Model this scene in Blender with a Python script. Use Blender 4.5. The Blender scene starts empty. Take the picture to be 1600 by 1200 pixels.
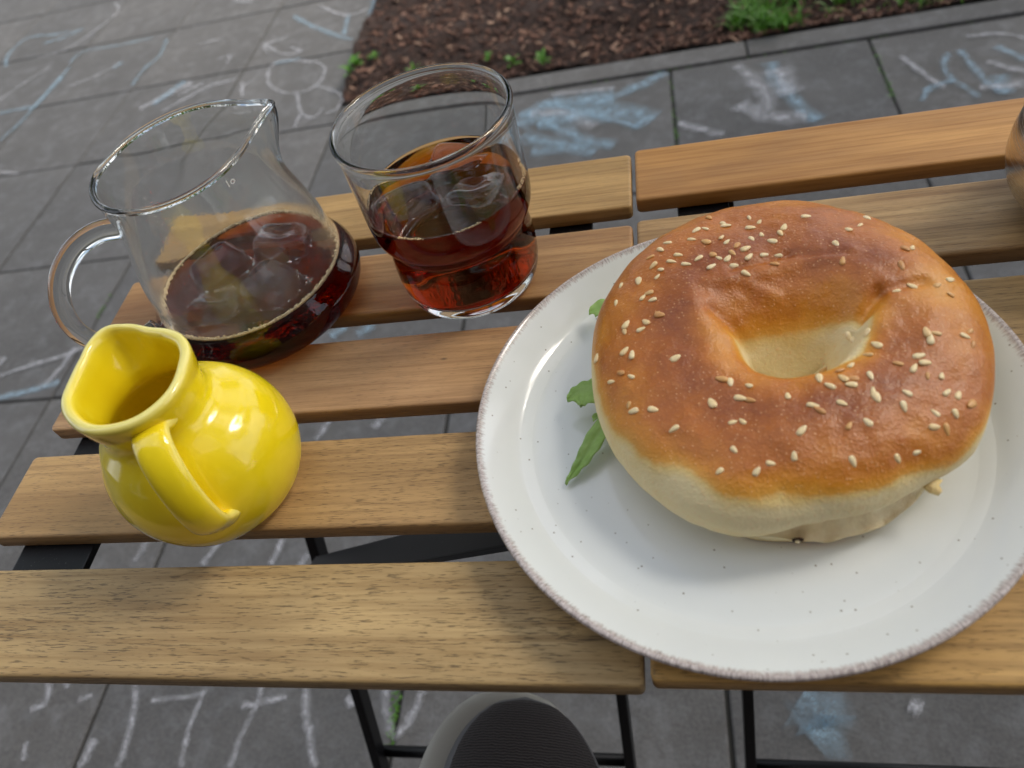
import bpy, bmesh, math, random
import numpy as np
from mathutils import Vector, Matrix, noise
from mathutils.bvhtree import BVHTree
random.seed(7)
rnd = random.random
R = math.radians
S = bpy.context.scene
TZ = 0.692            # height of the table top above the paving

# ------------------------------------------------------------------ camera
cam_d = bpy.data.cameras.new('camera')
cam = bpy.data.objects.new('camera', cam_d)
S.collection.objects.link(cam)
S.camera = cam
cam.matrix_world = Matrix(((0.97314904, 0.07043783, 0.21913343, 0),
                           (0.08330123, 0.77971899, -0.62056361, 0),
                           (-0.21457365, 0.62215497, 0.75291523, TZ + 0.235),
                           (0, 0, 0, 1)))
cam_d.sensor_width = 36.0
cam_d.lens = 36.0 * 1173.34 / 1600.0
cam_d.clip_start = 0.01
cam_d.clip_end = 200.0
cam_d.dof.use_dof = True
cam_d.dof.focus_distance = 0.315
cam_d.dof.aperture_fstop = 11.0

# ------------------------------------------------------------------ sky, sun, exposure
SUN_EL, SUN_AZ = 46.0, 30.0       # degrees; azimuth counted from +x towards +y
wd = bpy.data.worlds.new('World')
S.world = wd
wd.use_nodes = True
wn = wd.node_tree
for n in list(wn.nodes):
    wn.nodes.remove(n)
sky = wn.nodes.new('ShaderNodeTexSky')
sky.sky_type = 'NISHITA'
sky.sun_disc = False
sky.sun_elevation = R(SUN_EL)
sky.sun_rotation = R(90 - SUN_AZ)
sky.air_density = 1.0
sky.dust_density = 3.0
sky.ozone_density = 1.0
bgn = wn.nodes.new('ShaderNodeBackground')
bgn.inputs['Strength'].default_value = 0.115
won = wn.nodes.new('ShaderNodeOutputWorld')
# broken white cloud over the blue
tcw = wn.nodes.new('ShaderNodeTexCoord')
mpw = wn.nodes.new('ShaderNodeMapping'); mpw.inputs['Scale'].default_value = (1, 1, 1.8)
wn.links.new(tcw.outputs['Generated'], mpw.inputs[0])
ncl = wn.nodes.new('ShaderNodeTexNoise'); ncl.inputs['Scale'].default_value = 2.6; ncl.inputs['Detail'].default_value = 7; ncl.inputs['Roughness'].default_value = 0.6
wn.links.new(mpw.outputs[0], ncl.inputs['Vector'])
rcl = wn.nodes.new('ShaderNodeValToRGB')
rcl.color_ramp.elements[0].position = 0.40; rcl.color_ramp.elements[1].position = 0.60
wn.links.new(ncl.outputs['Fac'], rcl.inputs[0])
mcl = wn.nodes.new('ShaderNodeMix'); mcl.data_type = 'RGBA'
mcl.inputs[7].default_value = (7.9, 8.2, 8.7, 1)
wn.links.new(rcl.outputs[0], mcl.inputs[0]); wn.links.new(sky.outputs[0], mcl.inputs[6])
wn.links.new(mcl.outputs[2], bgn.inputs[0])
wn.links.new(bgn.outputs[0], won.inputs[0])
sd = bpy.data.lights.new('sun', 'SUN')
sd.energy = 2.2
sd.angle = R(20)
sd.color = (1.0, 0.94, 0.84)
sun = bpy.data.objects.new('sun', sd)
S.collection.objects.link(sun)
sdir = Vector((math.cos(R(SUN_EL)) * math.cos(R(SUN_AZ)), math.cos(R(SUN_EL)) * math.sin(R(SUN_AZ)), math.sin(R(SUN_EL))))
sun.rotation_euler = sdir.to_track_quat('Z', 'Y').to_euler()
sun.location = (2, 1, 5)
S.view_settings.view_transform = 'Standard'
S.view_settings.look = 'None'
S.view_settings.gamma = 1.0
S.view_settings.exposure = 0.68
S.view_settings.use_curve_mapping = False
S.render.engine = 'CYCLES'
cy = S.cycles
cy.max_bounces = 20
cy.transmission_bounces = 18
cy.glossy_bounces = 8
cy.diffuse_bounces = 4
cy.transparent_max_bounces = 24
cy.volume_bounces = 0
cy.sample_clamp_indirect = 6.0
cy.caustics_reflective = True
cy.caustics_refractive = True
cy.blur_glossy = 0.3
cy.use_denoising = True
try:
    cy.denoiser = 'OPENIMAGEDENOISE'
except Exception:
    pass

# ------------------------------------------------------------------ helpers
col = S.collection

def mesh(name, V, F, mat=None, parent=None, smooth=True, loc=None, kind=None):
    me = bpy.data.meshes.new(name)
    me.from_pydata([tuple(v) for v in V], [], [tuple(f) for f in F])
    me.update()
    o = bpy.data.objects.new(name, me)
    col.objects.link(o)
    if mat is not None:
        for m in (mat if isinstance(mat, (list, tuple)) else [mat]):
            me.materials.append(m)
    if smooth:
        me.polygons.foreach_set('use_smooth', [True] * len(me.polygons))
    if loc is not None:
        o.location = loc
    if parent is not None:
        o.parent = parent
    if kind:
        o['kind'] = kind
    return o

def thing(name, label, cat, loc, group=None):
    o = bpy.data.objects.new(name, None)
    o.empty_display_size = 0.02
    col.objects.link(o)
    o.location = loc
    o['label'] = label
    o['category'] = cat
    if group:
        o['group'] = group
    return o

def tag(o, label, cat, group=None):
    o['label'] = label
    o['category'] = cat
    if group:
        o['group'] = group
    return o

def rings(RS, closed=False, cap0=False, cap1=False):
    """faces between successive rings of n points (counter-clockwise, going up = outward normals)"""
    n = len(RS[0])
    V = [tuple(p) for r in RS for p in r]
    F = []
    m = len(RS)
    for i in range(m - 1 + (1 if closed else 0)):
        a, b = i * n, ((i + 1) % m) * n
        for j in range(n):
            k = (j + 1) % n
            F.append((a + j, a + k, b + k, b + j))
    if cap0:
        V.append(tuple(np.mean([np.array(p) for p in RS[0]], axis=0)))
        c = len(V) - 1
        for j in range(n):
            F.append((c, (j + 1) % n, j))
    if cap1:
        V.append(tuple(np.mean([np.array(p) for p in RS[-1]], axis=0)))
        c = len(V) - 1
        a = (m - 1) * n
        for j in range(n):
            F.append((c, a + j, a + (j + 1) % n))
    return V, F

def crom(P, k=4):
    """Catmull-Rom through a list of points"""
    P = [np.array(p, float) for p in P]
    out = []
    for i in range(len(P) - 1):
        p0 = P[max(i - 1, 0)]; p1 = P[i]; p2 = P[i + 1]; p3 = P[min(i + 2, len(P) - 1)]
        for s in range(k):
            t = s / k
            out.append(0.5 * ((2 * p1) + (-p0 + p2) * t + (2 * p0 - 5 * p1 + 4 * p2 - p3) * t * t + (-p0 + 3 * p1 - 3 * p2 + p3) * t ** 3))
    out.append(P[-1])
    return out

def lathe(profile, n=96, k=4, cx=0, cy_=0, cap1=True):
    pr = crom(profile, k) if k > 1 else [np.array(p) for p in profile]
    RS = []
    for r, z in pr:
        r = max(r, 1e-5)
        RS.append([(cx + r * math.cos(2 * math.pi * j / n), cy_ + r * math.sin(2 * math.pi * j / n), z) for j in range(n)])
    return rings(RS, cap0=True, cap1=cap1)

def tube(P, rad, n=16, k=4, flat=1.0, up=None, caps=True):
    """a tube along points P; rad float or list; flat scales the second axis"""
    pts = crom(P, k) if k > 1 else [np.array(p, float) for p in P]
    m = len(pts)
    RS = []
    prev = None
    for i in range(m):
        t = pts[min(i + 1, m - 1)] - pts[max(i - 1, 0)]
        t /= np.linalg.norm(t)
        if up is not None:
            a = np.cross(t, np.array(up, float)); a /= np.linalg.norm(a)
        else:
            if prev is None:
                a = np.cross(t, [0, 0, 1.0])
                if np.linalg.norm(a) < 1e-3:
                    a = np.cross(t, [1.0, 0, 0])
            else:
                a = prev - t * np.dot(prev, t)
            a /= np.linalg.norm(a)
            prev = a
        b = np.cross(a, t)
        if isinstance(rad, (list, tuple)):
            f = i / (m - 1) * (len(rad) - 1)
            q = int(min(f, len(rad) - 2)); r = rad[q] + (rad[q + 1] - rad[q]) * (f - q)
        else:
            r = rad
        RS.append([pts[i] + r * (math.cos(2 * math.pi * j / n) * a * 1.0 + math.sin(2 * math.pi * j / n) * b * flat) for j in range(n)])
    V, F = rings(RS, cap0=caps, cap1=caps)
    F = [tuple(reversed(f)) for f in F]
    me = bpy.data.meshes.new('t'); me.from_pydata([tuple(v) for v in V], [], F)
    bm = bmesh.new(); bm.from_mesh(me); bmesh.ops.recalc_face_normals(bm, faces=bm.faces)
    V = [tuple(v.co) for v in bm.verts]; F = [tuple(v.index for v in f.verts) for f in bm.faces]
    bm.free(); bpy.data.meshes.remove(me)
    return V, F

def bevel_box(x0, x1, y0, y1, z0, z1, b=0.001, seg=2):
    bm = bmesh.new()
    vs = [bm.verts.new((x, y, z)) for x in (x0, x1) for y in (y0, y1) for z in (z0, z1)]
    for f in ((0, 1, 3, 2), (4, 6, 7, 5), (0, 4, 5, 1), (2, 3, 7, 6), (0, 2, 6, 4), (1, 5, 7, 3)):
        bm.faces.new([vs[i] for i in f])
    bmesh.ops.recalc_face_normals(bm, faces=bm.faces)
    if b > 0:
        bmesh.ops.bevel(bm, geom=list(bm.edges), offset=b, segments=seg, profile=0.6, affect='EDGES')
    bm.verts.index_update()
    V = [tuple(v.co) for v in bm.verts]; F = [tuple(v.index for v in f.verts) for f in bm.faces]
    bm.free()
    return V, F

def join(parts):
    V, F = [], []
    for v, f in parts:
        o = len(V)
        V += list(v)
        F += [tuple(i + o for i in q) for q in f]
    return V, F

def sm(a, b, x):
    t = min(max((x - a) / (b - a), 0.0), 1.0)
    return t * t * (3 - 2 * t)

def nz(x, y, z, s, seed=0.0):
    return noise.noise(Vector((x * s + seed, y * s + seed * 1.7, z * s - seed)))

# ------------------------------------------------------------------ material helper
class M:
    def __init__(s, name):
        s.m = bpy.data.materials.new(name)
        s.m.use_nodes = True
        s.t = s.m.node_tree
        s.b = s.t.nodes['Principled BSDF']
        s.out = s.t.nodes['Material Output']
        s._obj = None
    def n(s, typ, **kw):
        nd = s.t.nodes.new(typ)
        for k, v in kw.items():
            setattr(nd, k, v)
        return nd
    def l(s, a, b):
        s.t.links.new(a, b)
    def set(s, **kw):
        for k, v in kw.items():
            k = k.replace('_', ' ')
            sock = s.b.inputs[k]
            if hasattr(v, 'is_linked') or isinstance(v, bpy.types.NodeSocket):
                s.l(v, sock)
            else:
                sock.default_value = v
        return s
    def coord(s, scale=(1, 1, 1), which='Object', loc=(0, 0, 0), rand=0.0, rot=(0, 0, 0)):
        tc = s.n('ShaderNodeTexCoord')
        mp = s.n('ShaderNodeMapping')
        mp.inputs['Scale'].default_value = scale
        mp.inputs['Location'].default_value = loc
        mp.inputs['Rotation'].default_value = rot
        s.l(tc.outputs[which], mp.inputs['Vector'])
        if rand:
            oi = s.n('ShaderNodeObjectInfo')
            mu = s.n('ShaderNodeMath', operation='MULTIPLY'); mu.inputs[1].default_value = rand
            s.l(oi.outputs['Random'], mu.inputs[0])
            ad = s.n('ShaderNodeVectorMath', operation='ADD')
            s.l(mp.outputs[0], ad.inputs[0]); s.l(mu.outputs[0], ad.inputs[1])
            return ad.outputs[0]
        return mp.outputs[0]
    def noise(s, vec, scale, detail=4, rough=0.55, dist=0.0, out='Fac'):
        nd = s.n('ShaderNodeTexNoise')
        nd.inputs['Scale'].default_value = scale
        nd.inputs['Detail'].default_value = detail
        nd.inputs['Roughness'].default_value = rough
        nd.inputs['Distortion'].default_value = dist
        s.l(vec, nd.inputs['Vector'])
        return nd.outputs[out]
    def vor(s, vec, scale, out='Distance', feature='F1', rnd_=1.0):
        nd = s.n('ShaderNodeTexVoronoi', feature=feature)
        nd.inputs['Scale'].default_value = scale
        nd.inputs['Randomness'].default_value = rnd_
        s.l(vec, nd.inputs['Vector'])
        return nd.outputs[out]
    def ramp(s, fac, stops, interp='LINEAR'):
        r = s.n('ShaderNodeValToRGB')
        r.color_ramp.interpolation = interp
        e = r.color_ramp.elements
        while len(e) > 1:
            e.remove(e[-1])
        for i, (p, c) in enumerate(stops):
            if isinstance(c, (int, float)):
                c = (c, c, c)
            if i == 0:
                el = e[0]
                el.position = p
            else:
                el = e.new(p)
            el.color = (*c[:3], 1)
        s.l(fac, r.inputs[0])
        return r.outputs[0]
    def mix(s, fac, a, b, mode='MIX'):
        m = s.n('ShaderNodeMix', data_type='RGBA', blend_type=mode)
        m.clamp_factor = True
        for sock, v in ((m.inputs['Factor'], fac), (m.inputs['A'], a), (m.inputs['B'], b)):
            pass
        for idx, v in ((0, fac), (6, a), (7, b)):
            if isinstance(v, bpy.types.NodeSocket):
                s.l(v, m.inputs[idx])
            elif idx == 0:
                m.inputs[0].default_value = v
            else:
                m.inputs[idx].default_value = (*v[:3], 1)
        return m.outputs[2]
    def math(s, op, a, b=None, clamp=False):
        m = s.n('ShaderNodeMath', operation=op)
        m.use_clamp = clamp
        for i, v in ((0, a), (1, b)):
            if v is None:
                continue
            if isinstance(v, bpy.types.NodeSocket):
                s.l(v, m.inputs[i])
            else:
                m.inputs[i].default_value = v
        return m.outputs[0]
    def attr(s, name):
        a = s.n('ShaderNodeAttribute', attribute_name=name)
        return a.outputs['Fac']
    def bump(s, h, strength, dist, normal=None):
        b = s.n('ShaderNodeBump')
        b.inputs['Strength'].default_value = strength
        b.inputs['Distance'].default_value = dist
        s.l(h, b.inputs['Height'])
        if normal is not None:
            s.l(normal, b.inputs['Normal'])
        return b.outputs[0]

def simple(name, c, rough=0.5, metal=0.0, spec=0.5):
    m = M(name)
    m.set(Base_Color=(*c, 1), Roughness=rough, Metallic=metal)
    m.b.inputs['Specular IOR Level'].default_value = spec
    return m.m

# ------------------------------------------------------------------ materials
def slab_mat():
    m = M('concrete slab')
    v = m.coord((1, 1, 1), rand=37.0)
    big = m.noise(v, 3.0, 5, 0.6)
    fine = m.noise(v, 260, 3, 0.7)
    spk = m.noise(v, 700, 2, 0.5)
    c = m.ramp(big, [(0.3, (0.065, 0.065, 0.067)), (0.55, (0.094, 0.094, 0.095)), (0.75, (0.124, 0.123, 0.122))])
    c = m.mix(m.ramp(fine, [(0.35, 0.0), (0.7, 0.5)]), c, (0.19, 0.185, 0.18))
    c = m.mix(m.ramp(spk, [(0.28, 0.75), (0.4, 0.0)]), c, (0.05, 0.05, 0.052))
    st = m.noise(v, 14, 4, 0.6)
    c = m.mix(m.ramp(st, [(0.58, 0.0), (0.72, 0.45)]), c, (0.085, 0.08, 0.076))
    dust = m.noise(v, 22, 6, 0.75)
    c = m.mix(m.ramp(dust, [(0.48, 0.0), (0.78, 0.45)]), c, (0.26, 0.27, 0.29))
    oi = m.n('ShaderNodeObjectInfo')
    c = m.mix(1.0, c, m.ramp(oi.outputs['Random'], [(0.0, (0.86, 0.86, 0.87)), (1.0, (1.08, 1.06, 1.04))]), 'MULTIPLY')
    m.set(Base_Color=c, Roughness=0.85)
    m.set(Normal=m.bump(fine, 0.5, 0.0015))
    return m.m

def wood_mat(name, base, light, dark, pore, brown=0.0, seed=0.0, knots=()):
    m = M(name)
    # long soft figure, streaks along x, short dark pores
    v = m.coord((1, 1, 1), loc=(seed, seed * 0.7, seed * 0.3), rand=11.0)
    mp1 = m.n('ShaderNodeMapping'); mp1.inputs['Scale'].default_value = (5, 42, 42); m.l(v, mp1.inputs[0])
    fig = m.noise(mp1.outputs[0], 1.0, 4, 0.55, 0.6)
    mp2 = m.n('ShaderNodeMapping'); mp2.inputs['Scale'].default_value = (14, 420, 420); m.l(v, mp2.inputs[0])
    stk = m.noise(mp2.outputs[0], 1.0, 4, 0.6, 0.3)
    mp3 = m.n('ShaderNodeMapping'); mp3.inputs['Scale'].default_value = (190, 2300, 2300); m.l(v, mp3.inputs[0])
    por = m.noise(mp3.outputs[0], 1.0, 2, 0.5, 0.25)
    mp4 = m.n('ShaderNodeMapping'); mp4.inputs['Scale'].default_value = (26, 60, 60); m.l(v, mp4.inputs[0])
    cov = m.noise(mp4.outputs[0], 1.0, 3, 0.6, 0.4)
    c = m.mix(m.ramp(fig, [(0.32, 0.0), (0.66, 1.0)]), [q * .80 for q in base], light)
    c = m.mix(m.ramp(stk, [(0.42, 0.0), (0.72, 0.70)]), c, dark)
    if brown:
        mp5 = m.n('ShaderNodeMapping'); mp5.inputs['Scale'].default_value = (2.5, 30, 30); m.l(v, mp5.inputs[0])
        br = m.noise(mp5.outputs[0], 1.0, 4, 0.5, 1.2)
        c = m.mix(m.ramp(br, [(0.5, 0.0), (0.68, brown)]), c, (0.20, 0.085, 0.035))
    grey = m.noise(v, 9, 3, 0.6)
    c = m.mix(m.ramp(grey, [(0.55, 0.0), (0.8, 0.3)]), c, (0.12, 0.10, 0.075))
    p1 = m.math('SUBTRACT', m.math('ADD', por, m.math('MULTIPLY', cov, 0.22)), 0.11)
    pm = m.ramp(p1, [(0.565, 0.0), (0.67, pore * 0.60)])
    c = m.mix(pm, c, (0.035, 0.026, 0.018))
    for kx_, ky_, kr_, ks_ in knots:
        o3 = m.coord((1, 2.2, 1), loc=(-kx_, -ky_ * 2.2, 0))
        ln = m.n('ShaderNodeVectorMath', operation='LENGTH'); m.l(o3, ln.inputs[0])
        dd = m.math('ADD', ln.outputs['Value'], m.math('MULTIPLY', m.math('SUBTRACT', cov, 0.5), kr_ * 1.5))
        c = m.mix(m.ramp(m.math('DIVIDE', dd, kr_), [(0.25, ks_), (1.0, 0.0)]), c, (0.060, 0.045, 0.030))
    m.set(Base_Color=c, Roughness=m.ramp(stk, [(0.3, 0.42), (0.8, 0.62)]))
    m.b.inputs['Specular IOR Level'].default_value = 0.35
    b1 = m.bump(pm, 0.5, -0.0003)
    m.set(Normal=m.bump(stk, 0.25, 0.0004, b1))
    return m.m

def steel_black():
    m = M('black painted steel')
    v = m.coord()
    sp = m.noise(v, 900, 2, 0.5)
    c = m.mix(m.ramp(sp, [(0.66, 0.0), (0.74, 0.6)]), (0.005, 0.005, 0.006), (0.06, 0.06, 0.06))
    m.set(Base_Color=c, Roughness=0.38)
    m.b.inputs['Specular IOR Level'].default_value = 0.3
    return m.m

def glaze_yellow():
    m = M('yellow glaze')
    v = m.coord()
    a = m.noise(v, 45, 4, 0.6)
    c = m.ramp(a, [(0.3, (0.91, 0.69, 0.010)), (0.6, (0.93, 0.73, 0.014)), (0.8, (0.93, 0.77, 0.04))])
    e = m.attr('edge')
    c = m.mix(e, c, (0.86, 0.80, 0.30))
    m.set(Base_Color=c, Roughness=0.16)
    m.b.inputs['Coat Weight'].default_value = 0.6
    m.b.inputs['Coat Roughness'].default_value = 0.04
    bb = m.noise(v, 60, 3, 0.5)
    m.set(Normal=m.bump(bb, 0.10, 0.002))
    return m.m

def glaze_plate():
    m = M('speckled plate glaze')
    v = m.coord()
    tone = m.noise(v, 18, 3, 0.5)
    c = m.ramp(tone, [(0.3, (0.72, 0.75, 0.745)), (0.7, (0.76, 0.79, 0.78))])
    # iron specks
    dn = m.noise(v, 40, 2, 0.5)
    sp = m.vor(v, 330)
    thr = m.ramp(m.vor(v, 330, 'Color'), [(0.66, 0.0), (0.70, 1.0)])
    spm = m.math('MULTIPLY', m.ramp(sp, [(0.07, 1.0), (0.15, 0.0)]), thr)
    c = m.mix(m.math('MULTIPLY', spm, 0.75), c, (0.16, 0.13, 0.08))
    # rim: a broken brown and grey band, streaks run across the rim
    sx = m.n('ShaderNodeSeparateXYZ'); tc = m.n('ShaderNodeTexCoord'); m.l(tc.outputs['Object'], sx.inputs[0])
    x, y = sx.outputs[0], sx.outputs[1]
    rr = m.math('SQRT', m.math('ADD', m.math('MULTIPLY', x, x), m.math('MULTIPLY', y, y)))
    an = m.math('ARCTAN2', y, x)
    cb = m.n('ShaderNodeCombineXYZ')
    m.l(m.math('MULTIPLY', an, 55.0), cb.inputs[0]); m.l(m.math('MULTIPLY', rr, 170.0), cb.inputs[1])
    st = m.noise(cb.outputs[0], 2.4, 4, 0.7)
    ed = m.math('ADD', rr, m.math('MULTIPLY', m.math('SUBTRACT', st, 0.5), 0.0045))
    band = m.ramp(m.math('DIVIDE', ed, 0.1), [(0.911, 0.0), (0.926, 1.0)])
    st2 = m.noise(cb.outputs[0], 2.6, 4, 0.8)
    bc = m.ramp(st2, [(0.33, (0.05, 0.030, 0.028)), (0.43, (0.22, 0.15, 0.13)), (0.54, (0.46, 0.37, 0.34)), (0.70, (0.68, 0.62, 0.60))])
    c = m.mix(m.math('MULTIPLY', band, 0.80), c, bc)
    m.set(Base_Color=c, Roughness=0.13)
    m.b.inputs['Coat Weight'].default_value = 0.35
    m.b.inputs['Coat Roughness'].default_value = 0.03
    m.set(Normal=m.bump(m.noise(v, 25, 2, 0.5), 0.06, 0.003))
    return m.m

def bread_mat(crust=True):
    m = M('bagel crust' if crust else 'bagel underside crust')
    v = m.coord()
    f1 = m.noise(v, 120, 5, 0.65)
    f2 = m.noise(v, 900, 3, 0.6)
    f3 = m.noise(v, 28, 4, 0.6, 0.4)
    a = m.attr('bake')
    a = m.math('ADD', a, m.math('MULTIPLY', m.math('SUBTRACT', f1, 0.5), 0.32))
    a = m.math('ADD', a, m.math('MULTIPLY', m.math('SUBTRACT', f3, 0.5), 0.34), True)
    c = m.ramp(a, [(0.0, (0.78, 0.66, 0.38)), (0.20, (0.74, 0.55, 0.22)), (0.34, (0.66, 0.32, 0.045)),
                   (0.54, (0.60, 0.235, 0.018)), (0.76, (0.43, 0.128, 0.012)), (1.0, (0.22, 0.048, 0.009))])
    sp = m.vor(v, 700)
    spm = m.math('MULTIPLY', m.ramp(sp, [(0.10, 1.0), (0.26, 0.0)]), m.ramp(m.vor(v, 700, 'Color'), [(0.48, 0.0), (0.54, 1.0)]))
    c = m.mix(m.math('MULTIPLY', spm, 0.55), c, (0.80, 0.48, 0.24))
    c = m.mix(m.ramp(f2, [(0.55, 0.0), (0.8, 0.30)]), c, (0.78, 0.42, 0.18))
    m.set(Base_Color=c)
    rg = m.ramp(a, [(0.1, 0.62), (0.42, 0.38), (1.0, 0.29)])
    m.set(Roughness=rg)
    m.b.inputs['Specular IOR Level'].default_value = 0.5
    m.b.inputs['Subsurface Weight'].default_value = 0.12
    m.b.inputs['Subsurface Radius'].default_value = (0.006, 0.003, 0.0012)
    m.b.inputs['Subsurface Scale'].default_value = 0.6
    b1 = m.bump(f1, 0.40, 0.0014)
    b2 = m.bump(f2, 0.6, 0.0005, b1)
    m.set(Normal=m.bump(spm, 0.3, 0.0002, b2))
    return m.m

def crumb_mat():
    m = M('bagel crumb')
    v = m.coord()
    f = m.noise(v, 500, 5, 0.7)
    g = m.noise(v, 130, 3, 0.6)
    c = m.ramp(g, [(0.3, (0.74, 0.58, 0.33)), (0.7, (0.86, 0.75, 0.49))])
    m.set(Base_Color=c, Roughness=0.8)
    m.b.inputs['Subsurface Weight'].default_value = 0.2
    m.b.inputs['Subsurface Radius'].default_value = (0.006, 0.004, 0.002)
    m.b.inputs['Subsurface Scale'].default_value = 0.6
    m.set(Normal=m.bump(f, 0.6, 0.0010))
    return m.m

def seed_mat():
    m = M('sesame')
    oi = m.n('ShaderNodeObjectInfo')
    c = m.ramp(oi.outputs['Random'], [(0.0, (0.86, 0.72, 0.44)), (0.72, (0.84, 0.66, 0.36)), (0.86, (0.66, 0.36, 0.12)), (1.0, (0.55, 0.25, 0.08))])
    v = m.coord(rand=5.0)
    c = m.mix(m.ramp(m.noise(v, 900, 3, 0.6), [(0.4, 0.0), (0.75, 0.4)]), c, (0.60, 0.40, 0.17))
    m.set(Base_Color=c, Roughness=0.38)
    m.b.inputs['Subsurface Weight'].default_value = 0.15
    m.b.inputs['Subsurface Radius'].default_value = (0.001, 0.0007, 0.0003)
    return m.m

def leaf_mat(name, c1, c2, trans=0.25):
    m = M(name)
    v = m.coord()
    c = m.mix(m.ramp(m.noise(v, 160, 4, 0.6), [(0.35, 0.0), (0.7, 1.0)]), c1, c2)
    m.set(Base_Color=c, Roughness=0.42)
    tr = m.n('ShaderNodeBsdfTranslucent')
    m.l(c, tr.inputs[0])
    mx = m.n('ShaderNodeMixShader'); mx.inputs[0].default_value = trans
    m.l(m.b.outputs[0], mx.inputs[1]); m.l(tr.outputs[0], mx.inputs[2]); m.l(mx.outputs[0], m.out.inputs[0])
    m.set(Normal=m.bump(m.noise(v, 300, 3, 0.6), 0.3, 0.0006))
    return m.m

def glass_mat(name, frost=False, tint=(0.98, 0.995, 0.985)):
    m = M(name)
    m.set(Base_Color=(*tint, 1), Roughness=0.0)
    m.b.inputs['Transmission Weight'].default_value = 1.0
    m.b.inputs['IOR'].default_value = 1.47
    if frost:
        tc = m.n('ShaderNodeTexCoord'); sx = m.n('ShaderNodeSeparateXYZ'); m.l(tc.outputs['Object'], sx.inputs[0])
        z = m.math('DIVIDE', sx.outputs[2], 0.1)
        band = m.ramp(z, [(0.20, 0.0), (0.27, 1.0), (0.50, 0.8), (0.70, 0.25), (0.80, 0.0)])
        v = m.coord()
        a = m.noise(v, 55, 6, 0.7, 0.6)
        fr = m.math('MULTIPLY', band, m.ramp(a, [(0.35, 0.25), (0.62, 1.0)]))
        m.set(Roughness=m.math('MULTIPLY', fr, 0.13))
        dr = m.vor(v, 420)
        m.set(Normal=m.bump(m.math('MULTIPLY', m.ramp(dr, [(0.1, 1.0), (0.5, 0.0)]), m.ramp(z, [(0.25, 1.0), (0.55, 0.0)])), 0.05, 0.0006))
        df = m.n('ShaderNodeBsdfDiffuse'); df.inputs[0].default_value = (0.75, 0.76, 0.74, 1)
        trn = m.n('ShaderNodeBsdfTranslucent'); trn.inputs[0].default_value = (0.75, 0.76, 0.74, 1)
        m0 = m.n('ShaderNodeMixShader'); m0.inputs[0].default_value = 0.5
        m.l(df.outputs[0], m0.inputs[1]); m.l(trn.outputs[0], m0.inputs[2])
        mx = m.n('ShaderNodeMixShader')
        m.l(m.math('MULTIPLY', fr, 0.10), mx.inputs[0])
        m.l(m.b.outputs[0], mx.inputs[1]); m.l(m0.outputs[0], mx.inputs[2]); m.l(mx.outputs[0], m.out.inputs[0])
    return m.m

def liquid_mat(name, dens, color):
    m = M(name)
    m.set(Base_Color=(1, 1, 1, 1), Roughness=0.0)
    m.b.inputs['Transmission Weight'].default_value = 1.0
    m.l(m.attr('ior'), m.b.inputs['IOR'])
    va = m.n('ShaderNodeVolumeAbsorption')
    va.inputs['Color'].default_value = (*color, 1)
    va.inputs['Density'].default_value = dens
    m.l(va.outputs[0], m.out.inputs['Volume'])
    return m.m

def ice_mat():
    m = M('ice')
    v = m.coord()
    m.set(Base_Color=(1, 1, 1, 1), Roughness=m.ramp(m.noise(v, 160, 4, 0.6), [(0.5, 0.0), (0.85, 0.06)]))
    m.b.inputs['Transmission Weight'].default_value = 1.0
    m.b.inputs['IOR'].default_value = 1.31
    m.set(Normal=m.bump(m.noise(v, 60, 2, 0.5), 0.12, 0.002))
    return m.m

def foam_mat():
    m = M('tea foam')
    m.set(Base_Color=(0.80, 0.62, 0.36, 1), Roughness=0.3)
    return m.m

def chalk_mat(name, c, a=1.0):
    m = M(name)
    v = m.coord(which='Object')
    n1 = m.noise(v, 420, 3, 0.75)
    n2 = m.noise(v, 45, 5, 0.7, 0.5)
    tc = m.n('ShaderNodeTexCoord'); sx = m.n('ShaderNodeSeparateXYZ'); m.l(tc.outputs['UV'], sx.inputs[0])
    ac = m.math('ABSOLUTE', m.math('SUBTRACT', sx.outputs[1], 0.5))
    fall = m.ramp(ac, [(0.0, 1.0), (0.22, 0.6), (0.5, 0.0)])
    al = m.math('MULTIPLY', fall, m.ramp(n2, [(0.30, 0.15), (0.62, 1.0)]))
    al = m.math('MULTIPLY', al, m.ramp(n1, [(0.34, 0.12), (0.60, 1.0)]))
    al = m.math('MULTIPLY', al, a)
    m.set(Base_Color=(*c, 1), Roughness=0.95, Alpha=al)
    return m.m

def soil_mat():
    m = M('planting bed soil')
    v = m.coord()
    a = m.noise(v, 40, 6, 0.7)
    c = m.ramp(a, [(0.3, (0.022, 0.013, 0.010)), (0.55, (0.060, 0.034, 0.026)), (0.75, (0.13, 0.075, 0.055))])
    m.set(Base_Color=c, Roughness=0.95)
    m.set(Normal=m.bump(m.noise(v, 160, 5, 0.7), 1.0, 0.01))
    return m.m

def bark_mat():
    m = M('bark chips')
    v = m.coord()
    g = m.n('ShaderNodeNewGeometry')
    c = m.ramp(g.outputs['Random Per Island'], [(0.0, (0.055, 0.027, 0.020)), (0.5, (0.125, 0.062, 0.043)), (0.85, (0.22, 0.115, 0.078)), (1.0, (0.36, 0.24, 0.17))])
    m.set(Base_Color=c, Roughness=0.9)
    return m.m

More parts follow.
